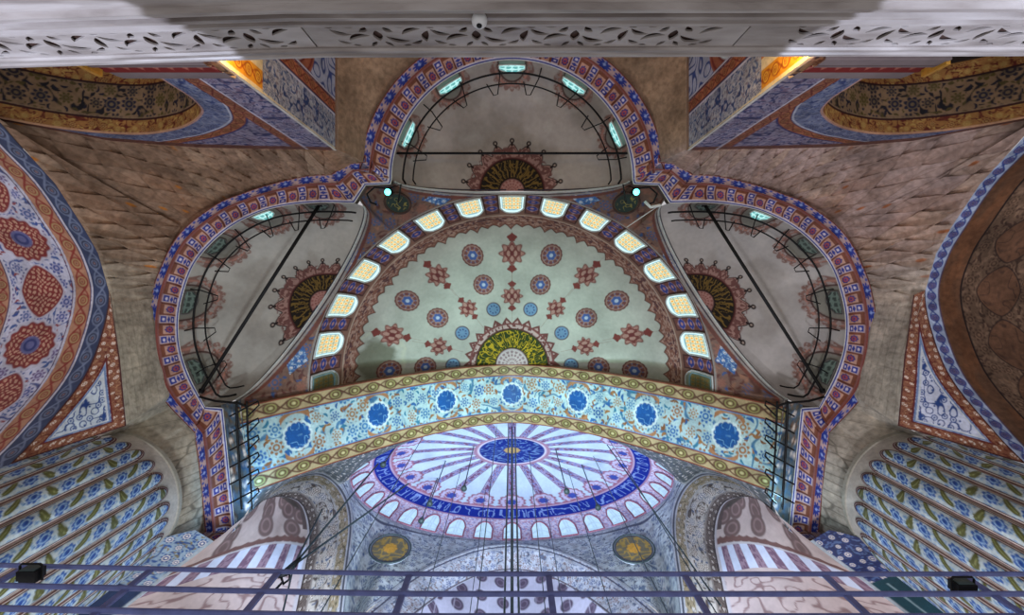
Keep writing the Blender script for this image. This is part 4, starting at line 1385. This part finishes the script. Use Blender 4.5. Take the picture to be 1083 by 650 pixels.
def back(mx):
    sd = side_word(mx)
    n = 560
    a = idxspline(AR, n); b = linspl(OU, n)
    A = np.stack([a[:, 0], np.full(n, YB), a[:, 1]], 1); B = np.stack([b[:, 0], np.full(n, YB), b[:, 1]], 1)
    P = ruled(A, B, 110)
    X, Z = P[..., 0], P[..., 2]
    D = np.linspace(0, 1, 110)[None] * np.linalg.norm(B - A, axis=1)[:, None]
    s = arclen(A)[:, None] * np.ones((1, 110))
    col = floral(X, Z, 0.5, (150, 142, 160), (62, 64, 104), [(66, 70, 116), (96, 80, 112)], [(56, 62, 108), (74, 82, 126), (120, 102, 124)], 91, fl=0.26, vw=0.14, core=(140, 130, 150))
    # ring next to the opening
    put(col, D < 0.86, floral(s, D, 0.42, (120, 128, 156), (58, 72, 118), [(54, 70, 118)], [(58, 78, 128), (146, 148, 164)], 92, core=(130, 134, 154)))
    red = scroll(s, (D - 0.92) / 0.40, 1.0, (176, 118, 88), (112, 40, 36), (170, 126, 88), (112, 44, 38), edge=(120, 44, 38))
    put(col, (D > 0.92) & (D < 1.32) & (X < -8.2), red)
    for q, c in ((0.03, (196, 150, 130)), (0.89, (52, 64, 120)), (0.86, (196, 196, 206)), (1.35, (56, 66, 120))):
        paint(col, ins(np.abs(D - q) - 0.03, 0.012) * ((X < -8.2) | (D < 0.9)), c)
    fr = np.minimum(np.abs(X + 8.25) / 0.2, 9)
    top = OU[7][1]
    zt = np.interp(X, [p[0] for p in OU[:8]], [p[1] for p in OU[:8]])
    rb = scroll(Z, (X + 8.45) / 0.4, 1.0, (160, 106, 84), (108, 44, 40), (160, 116, 88), (108, 48, 42), edge=(116, 48, 42))
    put(col, (np.abs(X + 8.25) < 0.2), rb)
    rt = scroll(X, (zt - Z) / 0.45, 1.2, (122, 84, 76), (100, 54, 50), (130, 98, 84), (112, 76, 66))
    put(col, (zt - Z < 0.45), rt)
    paint(col, ins(np.abs(X + 8.02) - 0.03, 0.012), (196, 190, 200))
    paint(col, ins(np.abs(X - XB + 0.05) - 0.05, 0.02), (206, 200, 190))
    o = grid('back_wall', P, col, M_TILE, mx=mx)
    tag(o, 'blue arabesque wall with red borders round the dark arch at upper %s' % sd, 'wall', kind='structure')
    # soffit
    dep = np.linspace(0, 3.4, 150)
    Ps = np.zeros((n, 150, 3)); Ps[..., 0] = a[:, 0][:, None]; Ps[..., 2] = a[:, 1][:, None] ; Ps[..., 1] = YB - dep[None]
    S = s[:, :1] * np.ones((1, 150)); D = dep[None] * np.ones((n, 1))
    col = base(S.shape, (50, 36, 30))
    gold = floral(S, D, 0.42, (168, 120, 74), (112, 44, 34), [(120, 48, 38), (176, 140, 84)], [(112, 42, 34), (186, 150, 92), (120, 60, 40)], 95, core=(186, 150, 96), fl=0.3)
    blk = floral(S, D - 0.1, 0.62, (146, 118, 92), (36, 32, 40), [(40, 40, 62), (96, 82, 40), (44, 38, 52)], [(34, 30, 38), (92, 78, 44), (38, 36, 54)], 96, core=(120, 100, 76), fl=0.40, vw=0.12)
    put(col, (D > 0.06) & (D < 0.50), gold); put(col, (D > 0.56) & (D < 1.70), blk); put(col, (D > 1.76) & (D < 2.25), gold)
    for q, c, w_ in ((0.03, (206, 160, 130), 0.035), (0.53, (70, 30, 30), 0.03), (0.585, (150, 124, 100), 0.015), (1.73, (60, 28, 28), 0.035), (2.26, (170, 120, 70), 0.02)):
        paint(col, ins(np.abs(D - q) - w_, 0.012), c)
    o2 = grid('arch_soffit', Ps, col, M_TILE, mx=mx)
    tag(o2, 'arch underside with black flowers between two gold borders at upper %s' % sd, 'arch', kind='structure')
    # wall behind the opening
    q = MB().box((-14, YB - 3.5, 12), (12, 0.2, 14)).build('rear_wall', M_WOOD, mx=mx)
    tag(q, 'dark brown wall inside the black and gold arch at upper %s' % sd, 'wall', kind='structure')
    # inner face of the pier
    Yv = np.linspace(YB, -11.4, 250); Zv = np.linspace(18, 9.0, 260)
    Yg, Zg = np.meshgrid(Yv, Zv, indexing='ij')
    P = np.stack([np.full(Yg.shape, XB), Yg, Zg], -1)
    D = YB - Yg
    col = floral(D, Zg, 0.46, (172, 172, 180), (56, 74, 124), [(52, 74, 126), (84, 92, 130)], [(50, 72, 124), (80, 100, 144), (140, 130, 140)], 101, fl=0.27, vw=0.14, core=(166, 166, 176))
    rb = scroll(Zg, (D - 1.42) / 0.42, 1.0, (178, 114, 84), (120, 44, 38), (174, 126, 88), (120, 48, 40), edge=(124, 46, 40))
    put(col, (D > 1.42) & (D < 1.84), rb)
    for d0, c in ((1.38, (64, 60, 100)), (1.33, (200, 196, 206)), (1.88, (110, 50, 48)), (1.94, (190, 190, 204)), (0.04, (214, 200, 170))):
        paint(col, ins(np.abs(D - d0) - 0.03, 0.012), c)
    tr = (D > 1.97)
    trc = base(D.shape, (176, 180, 200))
    n_ = vnoise(D * 2.2, Zg * 1.8, 7) * 3
    paint(trc, ins(np.abs(n_ % 1 - 0.5) - 0.12, 0.06), (58, 80, 146))
    cc = np.hypot(D - 2.9, (Zg - 14.1) * 0.85)
    paint(trc, ins(cc - 1.55, 0.03), (160, 96, 74)); paint(trc, ins(np.abs(cc - 1.42) - 0.05, 0.03), (124, 48, 44)); paint(trc, ins(cc - 1.12, 0.03), (124, 48, 44))
    paint(trc, ins(cc - 1.04, 0.03), (190, 200, 206)); paint(trc, ins(cc - 0.85, 0.03), (92, 112, 110))
    paint(trc, ins(3.95 - D, 0.02), (134, 102, 84))
    put(col, tr, trc)
    paint(col, ins(17.75 - Zg, 0.02), (150, 120, 100))
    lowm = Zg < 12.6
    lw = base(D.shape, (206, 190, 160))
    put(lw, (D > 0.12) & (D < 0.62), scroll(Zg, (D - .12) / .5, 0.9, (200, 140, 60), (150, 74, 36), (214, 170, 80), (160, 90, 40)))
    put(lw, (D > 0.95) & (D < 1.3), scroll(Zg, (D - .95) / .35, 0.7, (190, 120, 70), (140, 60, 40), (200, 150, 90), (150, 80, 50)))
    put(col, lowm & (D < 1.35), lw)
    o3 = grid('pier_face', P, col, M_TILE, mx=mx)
    tag(o3, 'blue and white tiled pier face lit gold at its foot, upper %s beside the top lobe' % sd, 'pier', kind='structure')
    # beam with red lace edge
    Xv = np.linspace(-9.75, -6.95, 160)
    prof = [(0.02, 11.45), (0.12, 11.40), (0.15, 11.2), (0.16, 10.95), (0.20, 10.90), (0.20, 10.52), (0.28, 10.48), (0.30, 10.40), (0.30, 10.05), (0.2, 10.05), (0.0, 10.0)]
    pr = linspl(prof, 70)
    Pb = np.zeros((160, 70, 3)); Pb[..., 0] = Xv[:, None]; Pb[..., 1] = YB + pr[:, 0][None]; Pb[..., 2] = pr[:, 1][None]
    k = np.linspace(0, 10, 70)[None] * np.ones((160, 1)); xs = Xv[:, None] * np.ones((1, 70))
    col = base(k.shape, (136, 122, 122))
    m = (k > 3.8) & (k < 5.2)
    lz = base(k.shape, (128, 46, 44)); paint(lz, ins(np.abs(((k - 3.8) / 1.4) - 0.5 - 0.4 * np.abs(np.sin(xs * 9))) - 0.12, 0.06), (176, 110, 96)); put(col, m, lz)
    paint(col, ins(np.abs(k - 3.7) - 0.12, 0.06), (90, 50, 54)); paint(col, ins(np.abs(k - 7.1) - 0.1, 0.05), (100, 80, 80))
    o4 = grid('beam', Pb, col, M_PLASTER, mx=mx)
    tag(o4, 'grey beam with a red lace edge just under the marble at upper %s' % sd, 'beam', kind='structure')
    g = MB().box((-9.75, YB + 0.22, 10.45), (0.10, 0.3, 0.62)).build('gilded_post', M_GOLD, mx=mx)
    tag(g, 'small gilded post at the outer end of the grey beam, upper %s' % sd, 'post', kind='structure')


back(1); back(-1)
yy_, zz_ = np.meshgrid(np.linspace(-7.2, 7.2, 300), np.linspace(6, 20.2, 260), indexing='ij')
colr = base(yy_.shape, (150, 128, 108))
cb_ = ins(np.abs((zz_ / 0.6) % 1 - 0.5) - 0.02, 0.02) + ins(np.abs(((yy_ + 0.6 * (np.floor(zz_ / 0.6 + .5) % 2)) / 1.2) % 1 - 0.5) - 0.012, 0.01)
paint(colr, cb_ * 0.5, (104, 84, 70))
tag(grid('rear_wall', np.stack([yy_, np.full(yy_.shape, -11.38), zz_], -1), colr, M_STONE), 'brown stone wall behind the marble balustrade between the two tiled piers', 'wall', kind='structure')

# ================================================================== 9. MARBLE BALUSTRADE overhead
def polar_leaf(cx, cy, L, w, a, bend, n=14):
    """outline of a curved pointed leaf"""
    t = np.linspace(0, 1, n)
    cxs = (t - 0.5) * L; cys = bend * L * (1 - (2 * t - 1) ** 2)
    hw = 1.35 * w * np.sin(PI * t) ** 0.8
    up = np.stack([cxs, cys + hw], 1); dn = np.stack([cxs, cys - hw], 1)[::-1][1:-1]
    p = np.concatenate([up, dn])
    R = np.array([[math.cos(a), -math.sin(a)], [math.sin(a), math.cos(a)]])
    return p @ R.T + (cx, cy)


def pierced_panel(length, height, seed):
    r = random.Random(seed)
    holes = []
    per = 1.02
    n = int(length / per)
    off = (length - n * per) / 2
    for i in range(n):
        c = off + (i + 0.5) * per
        h = height
        holes.append(polar_leaf(c - 0.46, h * 0.16, 0.10, 0.018, 0.2, 0.0))
        for sg in (-1, 1):
            holes.append(polar_leaf(c + sg * 0.20, h * 0.60, 0.27, 0.030, sg * 0.35, sg * 0.18))
            holes.append(polar_leaf(c + sg * 0.36, h * 0.34, 0.24, 0.026, -sg * 0.45, -sg * 0.15))
            holes.append(polar_leaf(c + sg * 0.13, h * 0.26, 0.13, 0.026, sg * 0.8, 0.1))
            holes.append(polar_leaf(c + sg * 0.38, h * 0.74, 0.15, 0.022, -sg * 0.5, 0.15))
            holes.append(polar_leaf(c + sg * 0.25, h * 0.12, 0.16, 0.020, sg * 0.1, 0.05))
            holes.append(polar_leaf(c + sg * 0.08, h * 0.84, 0.13, 0.020, sg * 0.9, 0.0))
            holes.append(polar_leaf(c + sg * 0.27, h * 0.89, 0.10, 0.018, -sg * 0.2, 0.0))
        holes.append(polar_leaf(c, h * 0.50, 0.20, 0.038, PI / 2, 0))
        holes.append(polar_leaf(c + per / 2, h * 0.52, 0.22, 0.030, PI / 2 + 0.2, 0.1) if i < n - 1 else polar_leaf(c, h * 0.1, 0.1, 0.02, 0, 0))
    cu = bpy.data.curves.new('pierced_panel', 'CURVE')
    cu.dimensions = '2D'; cu.fill_mode = 'BOTH'; cu.extrude = 0.010; cu.bevel_depth = 0.003

    def spl(pts):
        s = cu.splines.new('POLY'); s.points.add(len(pts) - 1)
        for q, p in zip(s.points, pts): q.co = (p[0], p[1], 0, 1)
        s.use_cyclic_u = True
    spl([(0, 0), (length, 0), (length, height), (0, height)])
    for h in holes: spl(h)
    tmp = bpy.data.objects.new('tmp', cu); COL.objects.link(tmp)
    dg = bpy.context.evaluated_depsgraph_get()
    me = bpy.data.meshes.new_from_object(tmp.evaluated_get(dg))
    bpy.data.objects.remove(tmp)
    me.name = 'pierced_panel'
    me.materials.clear(); me.materials.append(M_MARBLE)
    return me


def bal_y(X):
    return np.interp(X, [-7.5, -2.1, 7.5], [-2.40, -2.58, -2.60])


bal = tag(empty('marble_balustrade', (0, -2.6, 4.1)), 'grey-white marble balustrade with pierced leaf scrollwork running across the top of the view', 'balustrade')
b0 = np.array(bal.location)
from mathutils import Matrix
for i, (xa, xb) in enumerate(((-7.4, -2.12), (-2.1, 2.38), (2.4, 7.4))):
    me = pierced_panel(xb - xa, 0.47, i)
    o = link(bpy.data.objects.new('pierced_panel', me), bal)
    ya, yb = bal_y(xa), bal_y(xb)
    a = math.atan2(yb - ya, xb - xa)
    o.matrix_local = Matrix.Translation((xa - b0[0], ya - b0[1], 4.47 - b0[2])) @ Matrix.Rotation(a, 4, 'Z') @ Matrix.Rotation(PI / 2, 4, 'X')
xs = np.array([-7.5, -4.8, -2.1, 0, 2.4, 5, 7.5])


def rail(name, prof, mat):
    pr = np.array(prof, float)
    P = np.zeros((len(xs), len(pr), 3))
    P[..., 0] = xs[:, None]; P[..., 1] = bal_y(xs)[:, None] + pr[:, 0][None]; P[..., 2] = pr[:, 1][None]
    P -= b0
    o = raw_mesh(name, P, grid_faces(len(xs), len(pr)), None, mat, bal, smooth=False)
    return o


rail('top_rail', [(-0.12, 4.92), (0.03, 4.92), (0.05, 4.94), (0.05, 4.99), (0.03, 5.0), (0.06, 5.02), (0.06, 5.06), (0.0, 5.09), (-0.14, 5.09), (-0.12, 4.92)], M_MARBLE)
rail('base_moulding', [(-0.12, 4.50), (0.03, 4.50), (0.055, 4.47), (0.055, 4.43), (0.02, 4.42), (0.02, 4.35), (0.07, 4.34), (0.07, 4.29), (0.03, 4.28), (0.03, 4.21), (0.09, 4.19), (0.10, 4.12), (0.05, 4.10), (0.05, 3.80), (-0.12, 3.80), (-0.12, 4.50)], M_MARBLE)
rail('hole_shade_board', [(-0.06, 4.46), (-0.025, 4.46), (-0.025, 4.93), (-0.06, 4.93), (-0.06, 4.46)], M_WOOD)  # dark board added behind the pierced panels so the holes read as shade
# little round fitting on the moulding
fx = W(507, 10, 4.30); fx[1] = bal_y(fx[0]) + 0.09
rf = tag(empty('round_detector', tuple(fx)), 'small white round fitting on the marble moulding, left of the centre line', 'detector')
MB().lathe([(0.0, 0.06), (0.045, 0.06), (0.07, 0.03), (0.075, 0.0), (0.07, -0.03)], (0, 0, 0), (0, 1, -0.3), 20).build('housing', M_STEEL, rf, smooth=True)
MB().lathe([(0.0, 0.075), (0.025, 0.07), (0.028, 0.05)], (0, 0, 0), (0, 1, -0.3), 14).build('lens', M_IRON, rf, smooth=True)

# ================================================================== 10. RAILING low in the view
rl = tag(empty('metal_railing', (0, 3.2, 4.4)), 'blue-grey metal railing of long bars and posts across the bottom', 'railing')
r0 = np.array(rl.location)


def ral_y(X):
    return np.interp(X, [-7, -5.6, -2.7, -1.0, 7], [3.05, 3.10, 3.165, 3.195, 3.195])


rx = np.linspace(-6.6, 6.6, 30)
for zz, rr in ((5.0, 0.026), (4.68, 0.028), (4.36, 0.03)):
    MB().tube(np.stack([rx, ral_y(rx), np.full(30, zz)], 1) - r0, rr, 8).build('bar', M_BLUEBAR, rl, smooth=True)
for px in (27, 160, 294, 433, 580, 724, 872, 1018):
    X = (px - CX) * 5.0 / F
    MB().box(np.array([X, ral_y(X) + 0.01, 4.5]) - r0, (0.065, 0.03, 1.03)).build('post', M_BLUEBAR, rl)


def floodlight(px, py, z, label):
    c = W(px, py, z)
    root = tag(empty('floodlight', tuple(c)), label, 'floodlight', 'floodlights on the railing')
    MB().box((0, 0, 0), (0.20, 0.10, 0.12)).box((0, 0.06, 0.0), (0.17, 0.03, 0.10)).build('housing', M_IRON, root)
    MB().tube([(-0.115, 0.07, 0.0), (-0.12, -0.08, 0.0), (-0.10, -0.10, 0), (0.10, -0.10, 0), (0.12, -0.08, 0), (0.115, 0.07, 0.0)], 0.012, 6).build('bracket', M_IRON, root)
    MB().box((0, -0.055, 0.0), (0.16, 0.012, 0.09)).build('glass', M_CABLE, root)


floodlight(33, 606, 4.83, 'black floodlight clipped to the railing over the left column')
floodlight(1018, 620, 4.78, 'black floodlight clipped to the railing over the right column')

# ================================================================== 11. IRON HOOPS and tie rods in the lobes
def hoop(ex, mx, label, k0, k1, loc):
    root = tag(empty('lamp_hoop', tuple(np.array(loc) * (mx, 1, 1))), label, 'lamp hoop', 'iron lamp hoops')
    l0 = np.array(root.location)
    a = np.linspace(ex.a[0] + k0, ex.a[-1] - k1, 70)
    rad = np.interp(a, ex.a, ex.r)

    def ringpts(q, z):
        return np.stack([(ex.O[0] + q * rad * np.cos(a)) * mx, ex.O[1] - q * rad * np.sin(a), np.full(70, z)], 1) - l0
    MB().tube(ringpts(0.925, 20.35), 0.046, 6).build('rail', M_IRON, root, smooth=True)
    MB().tube(ringpts(0.845, 20.50), 0.035, 6).build('rail', M_IRON, root, smooth=True)
    for i in range(5, 66, 8):
        def p(q, di, z):
            j = min(max(i + di, 0), 69)
            return np.array([(ex.O[0] + q * rad[j] * np.cos(a[j])) * mx, ex.O[1] - q * rad[j] * np.sin(a[j]), z]) - l0
        MB().tube(np.array([p(1.0, 0, 20.3), p(0.9, 0, 20.3), p(0.76, 1, 20.45), p(0.755, 2, 20.45), p(0.86, 3, 20.4)]), 0.026, 6).build('bracket', M_IRON, root)


hoop(EX_T, 1, 'black iron lamp hoop round the rim of the top lobe', 0.0, 0.0, W(541, 75, 20.3))
hoop(EX_L, 1, 'black iron lamp hoop round the rim of the left lobe', 0.05, 0.05, W(205, 330, 20.3))
hoop(EX_L, -1, 'black iron lamp hoop round the rim of the right lobe', 0.05, 0.05, W(205, 330, 20.3))


def rod(p, q, r, label):
    root = tag(empty('tie_rod', tuple(p)), label, 'tie rod', 'iron tie rods')
    MB().tube(np.array([p - p, (q - p) * 0.5, q - p]), r, 8).build('bar', M_IRON, root, smooth=True)
    for e in (p - p, q - p):
        MB().lathe([(0, -.05), (0.13, -0.05), (0.13, 0.05), (0, .05)], e, q - p, 12).build('end_plate', M_IRON, root)


rod(W(415, 162, 20.2), W(668, 162, 20.2), 0.055, 'black iron tie rod straight across the top lobe')
rod(W(338, 216, 20.2), W(213, 413, 20.2), 0.075, 'black iron tie rod slanting across the left lobe')
rod(W(745, 216, 20.2), W(870, 413, 20.2), 0.075, 'black iron tie rod slanting across the right lobe')

# ladder-like lamp rails at the arch springings
for mx in (1, -1):
    pr = [(250, 424), (251, 455), (253, 490), (256, 538)]
    root = tag(empty('lamp_rail', tuple(W(252, 480, 19.4) * (mx, 1, 1))), 'black iron lamp rail at the %s springing of the flowered arch' % side_word(mx), 'lamp rail', 'iron lamp rails')
    l0 = np.array(root.location)
    for dx_, rr in ((0, 0.055), (11, 0.045)):
        q = spline(WL([(x + dx_, y, 19.4) for x, y in pr]), 30); q[:, 0] *= mx
        MB().tube(q - l0, rr, 6).build('rail', M_IRON, root, smooth=True)
    for y in (428, 446, 464, 482, 500, 520):
        q = WL([(243, y + 12, 19.5), (258, y + 4, 19.35), (273, y - 4, 19.3), (274, y, 19.3), (262, y + 12, 19.35)]); q[:, 0] *= mx
        MB().tube(q - l0, 0.035, 6).build('bracket', M_IRON, root)
    q = WL([(206, 418, 20.1), (228, 424, 19.8), (252, 426, 19.4), (262, 430, 19.4)]); q[:, 0] *= mx
    MB().tube(q - l0, 0.05, 6).build('link_bar', M_IRON, root)

# ================================================================== 12. spotlights and roundels at the two cusps
for mx in (1, -1):
    c = W(411, 203, 19.9) * (mx, 1, 1)
    root = tag(empty('spotlight', tuple(c)), 'small cyan-lit spotlight on a black bracket at the %s cusp' % side_word(mx), 'spotlight', 'cusp spotlights')
    MB().lathe([(0, 0.28), (0.14, 0.26), (0.17, 0.1), (0.18, -0.12), (0.15, -0.12)], (0, 0, 0), (0.1 * mx, -0.2, 1), 16).build('housing', M_IRON, root, smooth=True)
    MB().lathe([(0, -0.16), (0.10, -0.15), (0.16, -0.10)], (0, 0, 0), (0.1 * mx, -0.2, 1), 16).build('lens', M_LAMP, root, smooth=True)
    q = WL([(398, 216, 20.2), (392, 214, 20.0), (388, 205, 19.9), (396, 198, 19.9), (411, 199, 20.0), (424, 195, 20.0), (421, 214, 20.2)]); q[:, 0] *= mx
    MB().tube(q - c, 0.045, 6).build('bracket', M_IRON, root)
    # roundel
    az0 = math.atan2(SY - W(420, 214, 20.9)[1], -W(420, 214, 20.9)[0])
    c = W(420.5, 214.5, 20.75)
    ax = np.array([0.40, 0.62, -1.0]); ax /= np.linalg.norm(ax)
    c = c * (mx, 1, 1); ax = ax * (mx, 1, 1)
    root = tag(empty('calligraphy_roundel', tuple(c)), 'dark green oval board with gold script at the %s cusp beside the spotlight' % side_word(mx), 'roundel', 'green script roundels')
    a_ = np.cross(ax, (0, 1, 0)); a_ /= np.linalg.norm(a_); b_ = np.cross(ax, a_)
    rr = np.linspace(0, 1, 26); tt = np.linspace(0, 2 * PI, 90)
    Rg, Tg = np.meshgrid(rr, tt, indexing='ij')
    rot = math.radians(-20 * mx)
    ca, cb = Rg * np.cos(Tg) * 0.57, Rg * np.sin(Tg) * 0.44
    ua, ub = ca * math.cos(rot) - cb * math.sin(rot), ca * math.sin(rot) + cb * math.cos(rot)
    P = ua[..., None] * a_ + ub[..., None] * b_ + ax * 0.06
    col = base(Rg.shape, (20, 46, 40))
    n_ = np.abs(vnoise(ca * 7 + 3, cb * 7, 5) - 0.5)
    paint(col, ins(n_ - 0.05, 0.03) * (Rg < 0.8), (130, 120, 64)); paint(col, (Rg > 0.92) * 1.0, (120, 92, 60))
    raw_mesh('board', P, grid_faces(26, 90), col, M_GREEN, root)
    th_ = np.linspace(0, 2 * PI, 48, endpoint=False)
    ca, cb = np.cos(th_) * 0.60, np.sin(th_) * 0.47
    ua, ub = ca * math.cos(rot) - cb * math.sin(rot), ca * math.sin(rot) + cb * math.cos(rot)
    MB().tube(ua[:, None] * a_ + ub[:, None] * b_ + ax * 0.05, 0.06, 6, True).build('rim', M_GOLD if False else M_WOOD, root, smooth=True)

wp, wq = W(697, 217, 19.9), W(663, 240, 20.6)
root = tag(empty('lit_wire', tuple(wp)), 'bright white wire strung from the right cusp towards the ring of stained windows', 'wire')
MB().tube(np.array([wp - wp, (wq - wp) / 2, wq - wp]), 0.025, 6).build('wire', M_STEEL, root, smooth=True)
MB().tube(np.array([W(682, 213, 19.9), W(688, 219, 19.8), W(698, 217, 19.9)]) - wp, 0.07, 8).build('clip', M_STEEL, root, smooth=True)

# ================================================================== 13. cables below the dome
def dome_z(X, Y):
    q = 1 - (X / DA)**2 - ((Y - DYc) / DB)**2
    return (DZ + DH * math.sqrt(q) if q > 0 else DZ) + 0.12


def cable(p, q, r, label, weight=False, group='cables hanging from the dome'):
    p = np.array(p, float); q = np.array(q, float)
    root = tag(empty('cable', tuple(p)), label, 'cable', group)
    MB().tube(np.array([p - p, (q - p) / 2, q - p]), r, 6).build('wire', M_CABLE, root, smooth=True)
    if weight:
        MB().lathe([(0.0, 0.35), (0.07, 0.28), (0.09, 0.12), (0.17, -0.10), (0.19, -0.20), (0.13, -0.28), (0.0, -0.30)], q - p, (0, 0, 1), 14).build('weight', M_CABLE, root, smooth=True)


for i, (x, r) in enumerate(((536, 0.04), (541.5, 0.06), (546.5, 0.04))):
    X = (x - CX) * 22 / F
    cable((X, 10.9, dome_z(X, 10.9)), (X, 10.9, 12.0), r, ['left strand of the thick cable bundle down the middle', 'thickest strand in the middle of the central cable bundle', 'right strand of the thick cable bundle down the middle'][i])
names = ['far left, against the blue script band', 'left of the central cables, upper of the pair', 'left, above the lowest one', 'left, lowest against the dome windows', 'right of the central cables', 'right, against the blue script band']
for (px, py), nm in zip(((406, 490), (491, 515), (455, 531), (446, 549), (599, 518), (632, 535)), names):
    p = W(px, py, 28.0)
    cable((p[0], p[1], dome_z(p[0], p[1])), p, 0.04, 'thin cable with bell weight, %s' % nm, True, 'cables with bell weights')
for i, (px, py) in enumerate(((425, 500), (520, 500), (470, 560), (566, 540), (587, 590), (655, 540), (672, 510), (505, 585), (620, 560))):
    p = W(px, py, 26.0)
    if 1 - (p[0] / DA)**2 - ((p[1] - DYc) / DB)**2 < 0.02: p = W(px, py, 28.5)
    cable((p[0], p[1], dome_z(p[0], p[1])), (p[0], p[1], 14.0), 0.022, 'thin bare wire hanging straight down from the dome', False, 'thin bare wires')
cl = W(311, 597, 20.0)
for a, lab in (((400, 490, 29.5), 'slanting cable from the dome ring to the black clamp, upper one'), ((432, 511, 29.5), 'slanting cable from the dome windows to the black clamp, lower one'),
               ((341, 538, 26.0), 'short steep cable rising from the black clamp to the left arch band')):
    cable(W(*a), cl, 0.05, lab, False, 'slanting cables')
cable(W(642, 470, 31), W(762, 640, 18), 0.035, 'long slanting cable crossing the right pendentive', False, 'slanting cables')
cable(cl, W(296, 660, 16), 0.04, 'cable dropping from the black clamp past the railing', False, 'slanting cables')
root = tag(empty('cable_clamp', tuple(cl)), 'black clamp where the slanting cables meet, lower left', 'clamp')
MB().tube([(0.15, -0.15, 0.3), (0, 0, 0.05), (-0.3, 0.25, -0.15), (-0.55, 0.35, -0.3)], [0.05, 0.14, 0.16, 0.06], 8).build('body', M_IRON, root, smooth=True)
MB().tube([(-0.5, 0.3, -0.2), (-0.35, 0.55, -0.3), (-0.55, 0.75, -0.5)], 0.06, 6).tube([(-0.2, 0.2, 0), (-0.1, 0.5, -0.2), (-0.3, 0.6, -0.4)], 0.05, 6).build('hook', M_IRON, root, smooth=True)

# ================================================================== light
w = bpy.data.worlds.new('world'); bpy.context.scene.world = w
w.use_nodes = True
bg = w.node_tree.nodes['Background']
bg.inputs[0].default_value = (0.98, 0.95, 0.97, 1); bg.inputs[1].default_value = 0.55


def light(kind, loc, energy, color, size=1.0, aim=None, **kw):
    l = bpy.data.lights.new(kind.lower() + '_lamp', kind)
    l.energy = energy; l.color = color
    if kind == 'AREA': l.shape = 'DISK'; l.size = size
    else: l.shadow_soft_size = size
    for k, v in kw.items(): setattr(l, k, v)
    o = bpy.data.objects.new(kind.lower() + '_lamp', l)
    o.location = loc
    if aim is not None:
        from mathutils import Vector
        o.rotation_euler = (Vector(aim) - Vector(loc)).to_track_quat('-Z', 'Y').to_euler()
    COL.objects.link(o)
    return o


# small lamps of the place
light('POINT', tuple(W(411, 208, 18.6)), 22, (0.5, 1, 0.9), 0.3)
light('POINT', tuple(W(672, 208, 18.6)), 22, (0.5, 1, 0.9), 0.3)
light('POINT', tuple(W(280, 528, 19.6)), 150, (0.25, 0.6, 1), 0.2)
light('POINT', tuple(W(822, 528, 19.4)), 60, (0.4, 0.8, 1), 0.2)
for mx in (-1, 1):
    light('POINT', (6.2 * mx, -5.2, 10.6), 200, (1, 0.62, 0.2), 0.15)       # warm lamps at the feet of the back piers
    light('SPOT', (5.3 * mx, 0.9, 2.0), 1250, (0.70, 0.78, 1.0), 0.04, (5.75 * mx, -2.6, 4.95), spot_size=math.radians(66), spot_blend=0.05)
# unseen spots added below the view to brighten columns, arch and dome
light('SPOT', (-4.0, 11.5, 2), 5200, (0.86, 0.94, 1.0), 1.0, (-13.5, 7.0, 14), spot_size=math.radians(70), spot_blend=0.9)
light('SPOT', (4.0, 11.5, 2), 5200, (0.94, 0.93, 1.0), 1.0, (13.5, 7.0, 14), spot_size=math.radians(70), spot_blend=0.9)
light('SPOT', (0, 12, 2), 8500, (0.50, 1.0, 0.78), 1.0, (0, 6.8, 28), spot_size=math.radians(44), spot_blend=0.8)
light('SPOT', (0, 7, 2), 15000, (0.74, 0.80, 1.0), 1.5, (0, 17.5, 24), spot_size=math.radians(75), spot_blend=0.9)
light('SPOT', (0, 15, 3), 23000, (0.62, 0.80, 1.0), 1.5, (0, 14.5, 33), spot_size=math.radians(84), spot_blend=0.8)

# ================================================================== camera
cam = bpy.data.cameras.new('camera')
co_ = bpy.data.objects.new('camera', cam)
COL.objects.link(co_)
co_.location = (0, 0, 0); co_.rotation_euler = (PI, 0, 0)
cam.sensor_fit = 'HORIZONTAL'; cam.sensor_width = 36.0; cam.lens = F / 1083 * 36.0
cam.shift_y = -25.0 / 1083
cam.clip_start = 0.05; cam.clip_end = 300
sc = bpy.context.scene
sc.camera = co_
sc.view_settings.view_transform = 'Standard'; sc.view_settings.look = 'None'
sc.view_settings.exposure = 0.0; sc.view_settings.gamma = 1.0; sc.view_settings.use_curve_mapping = False
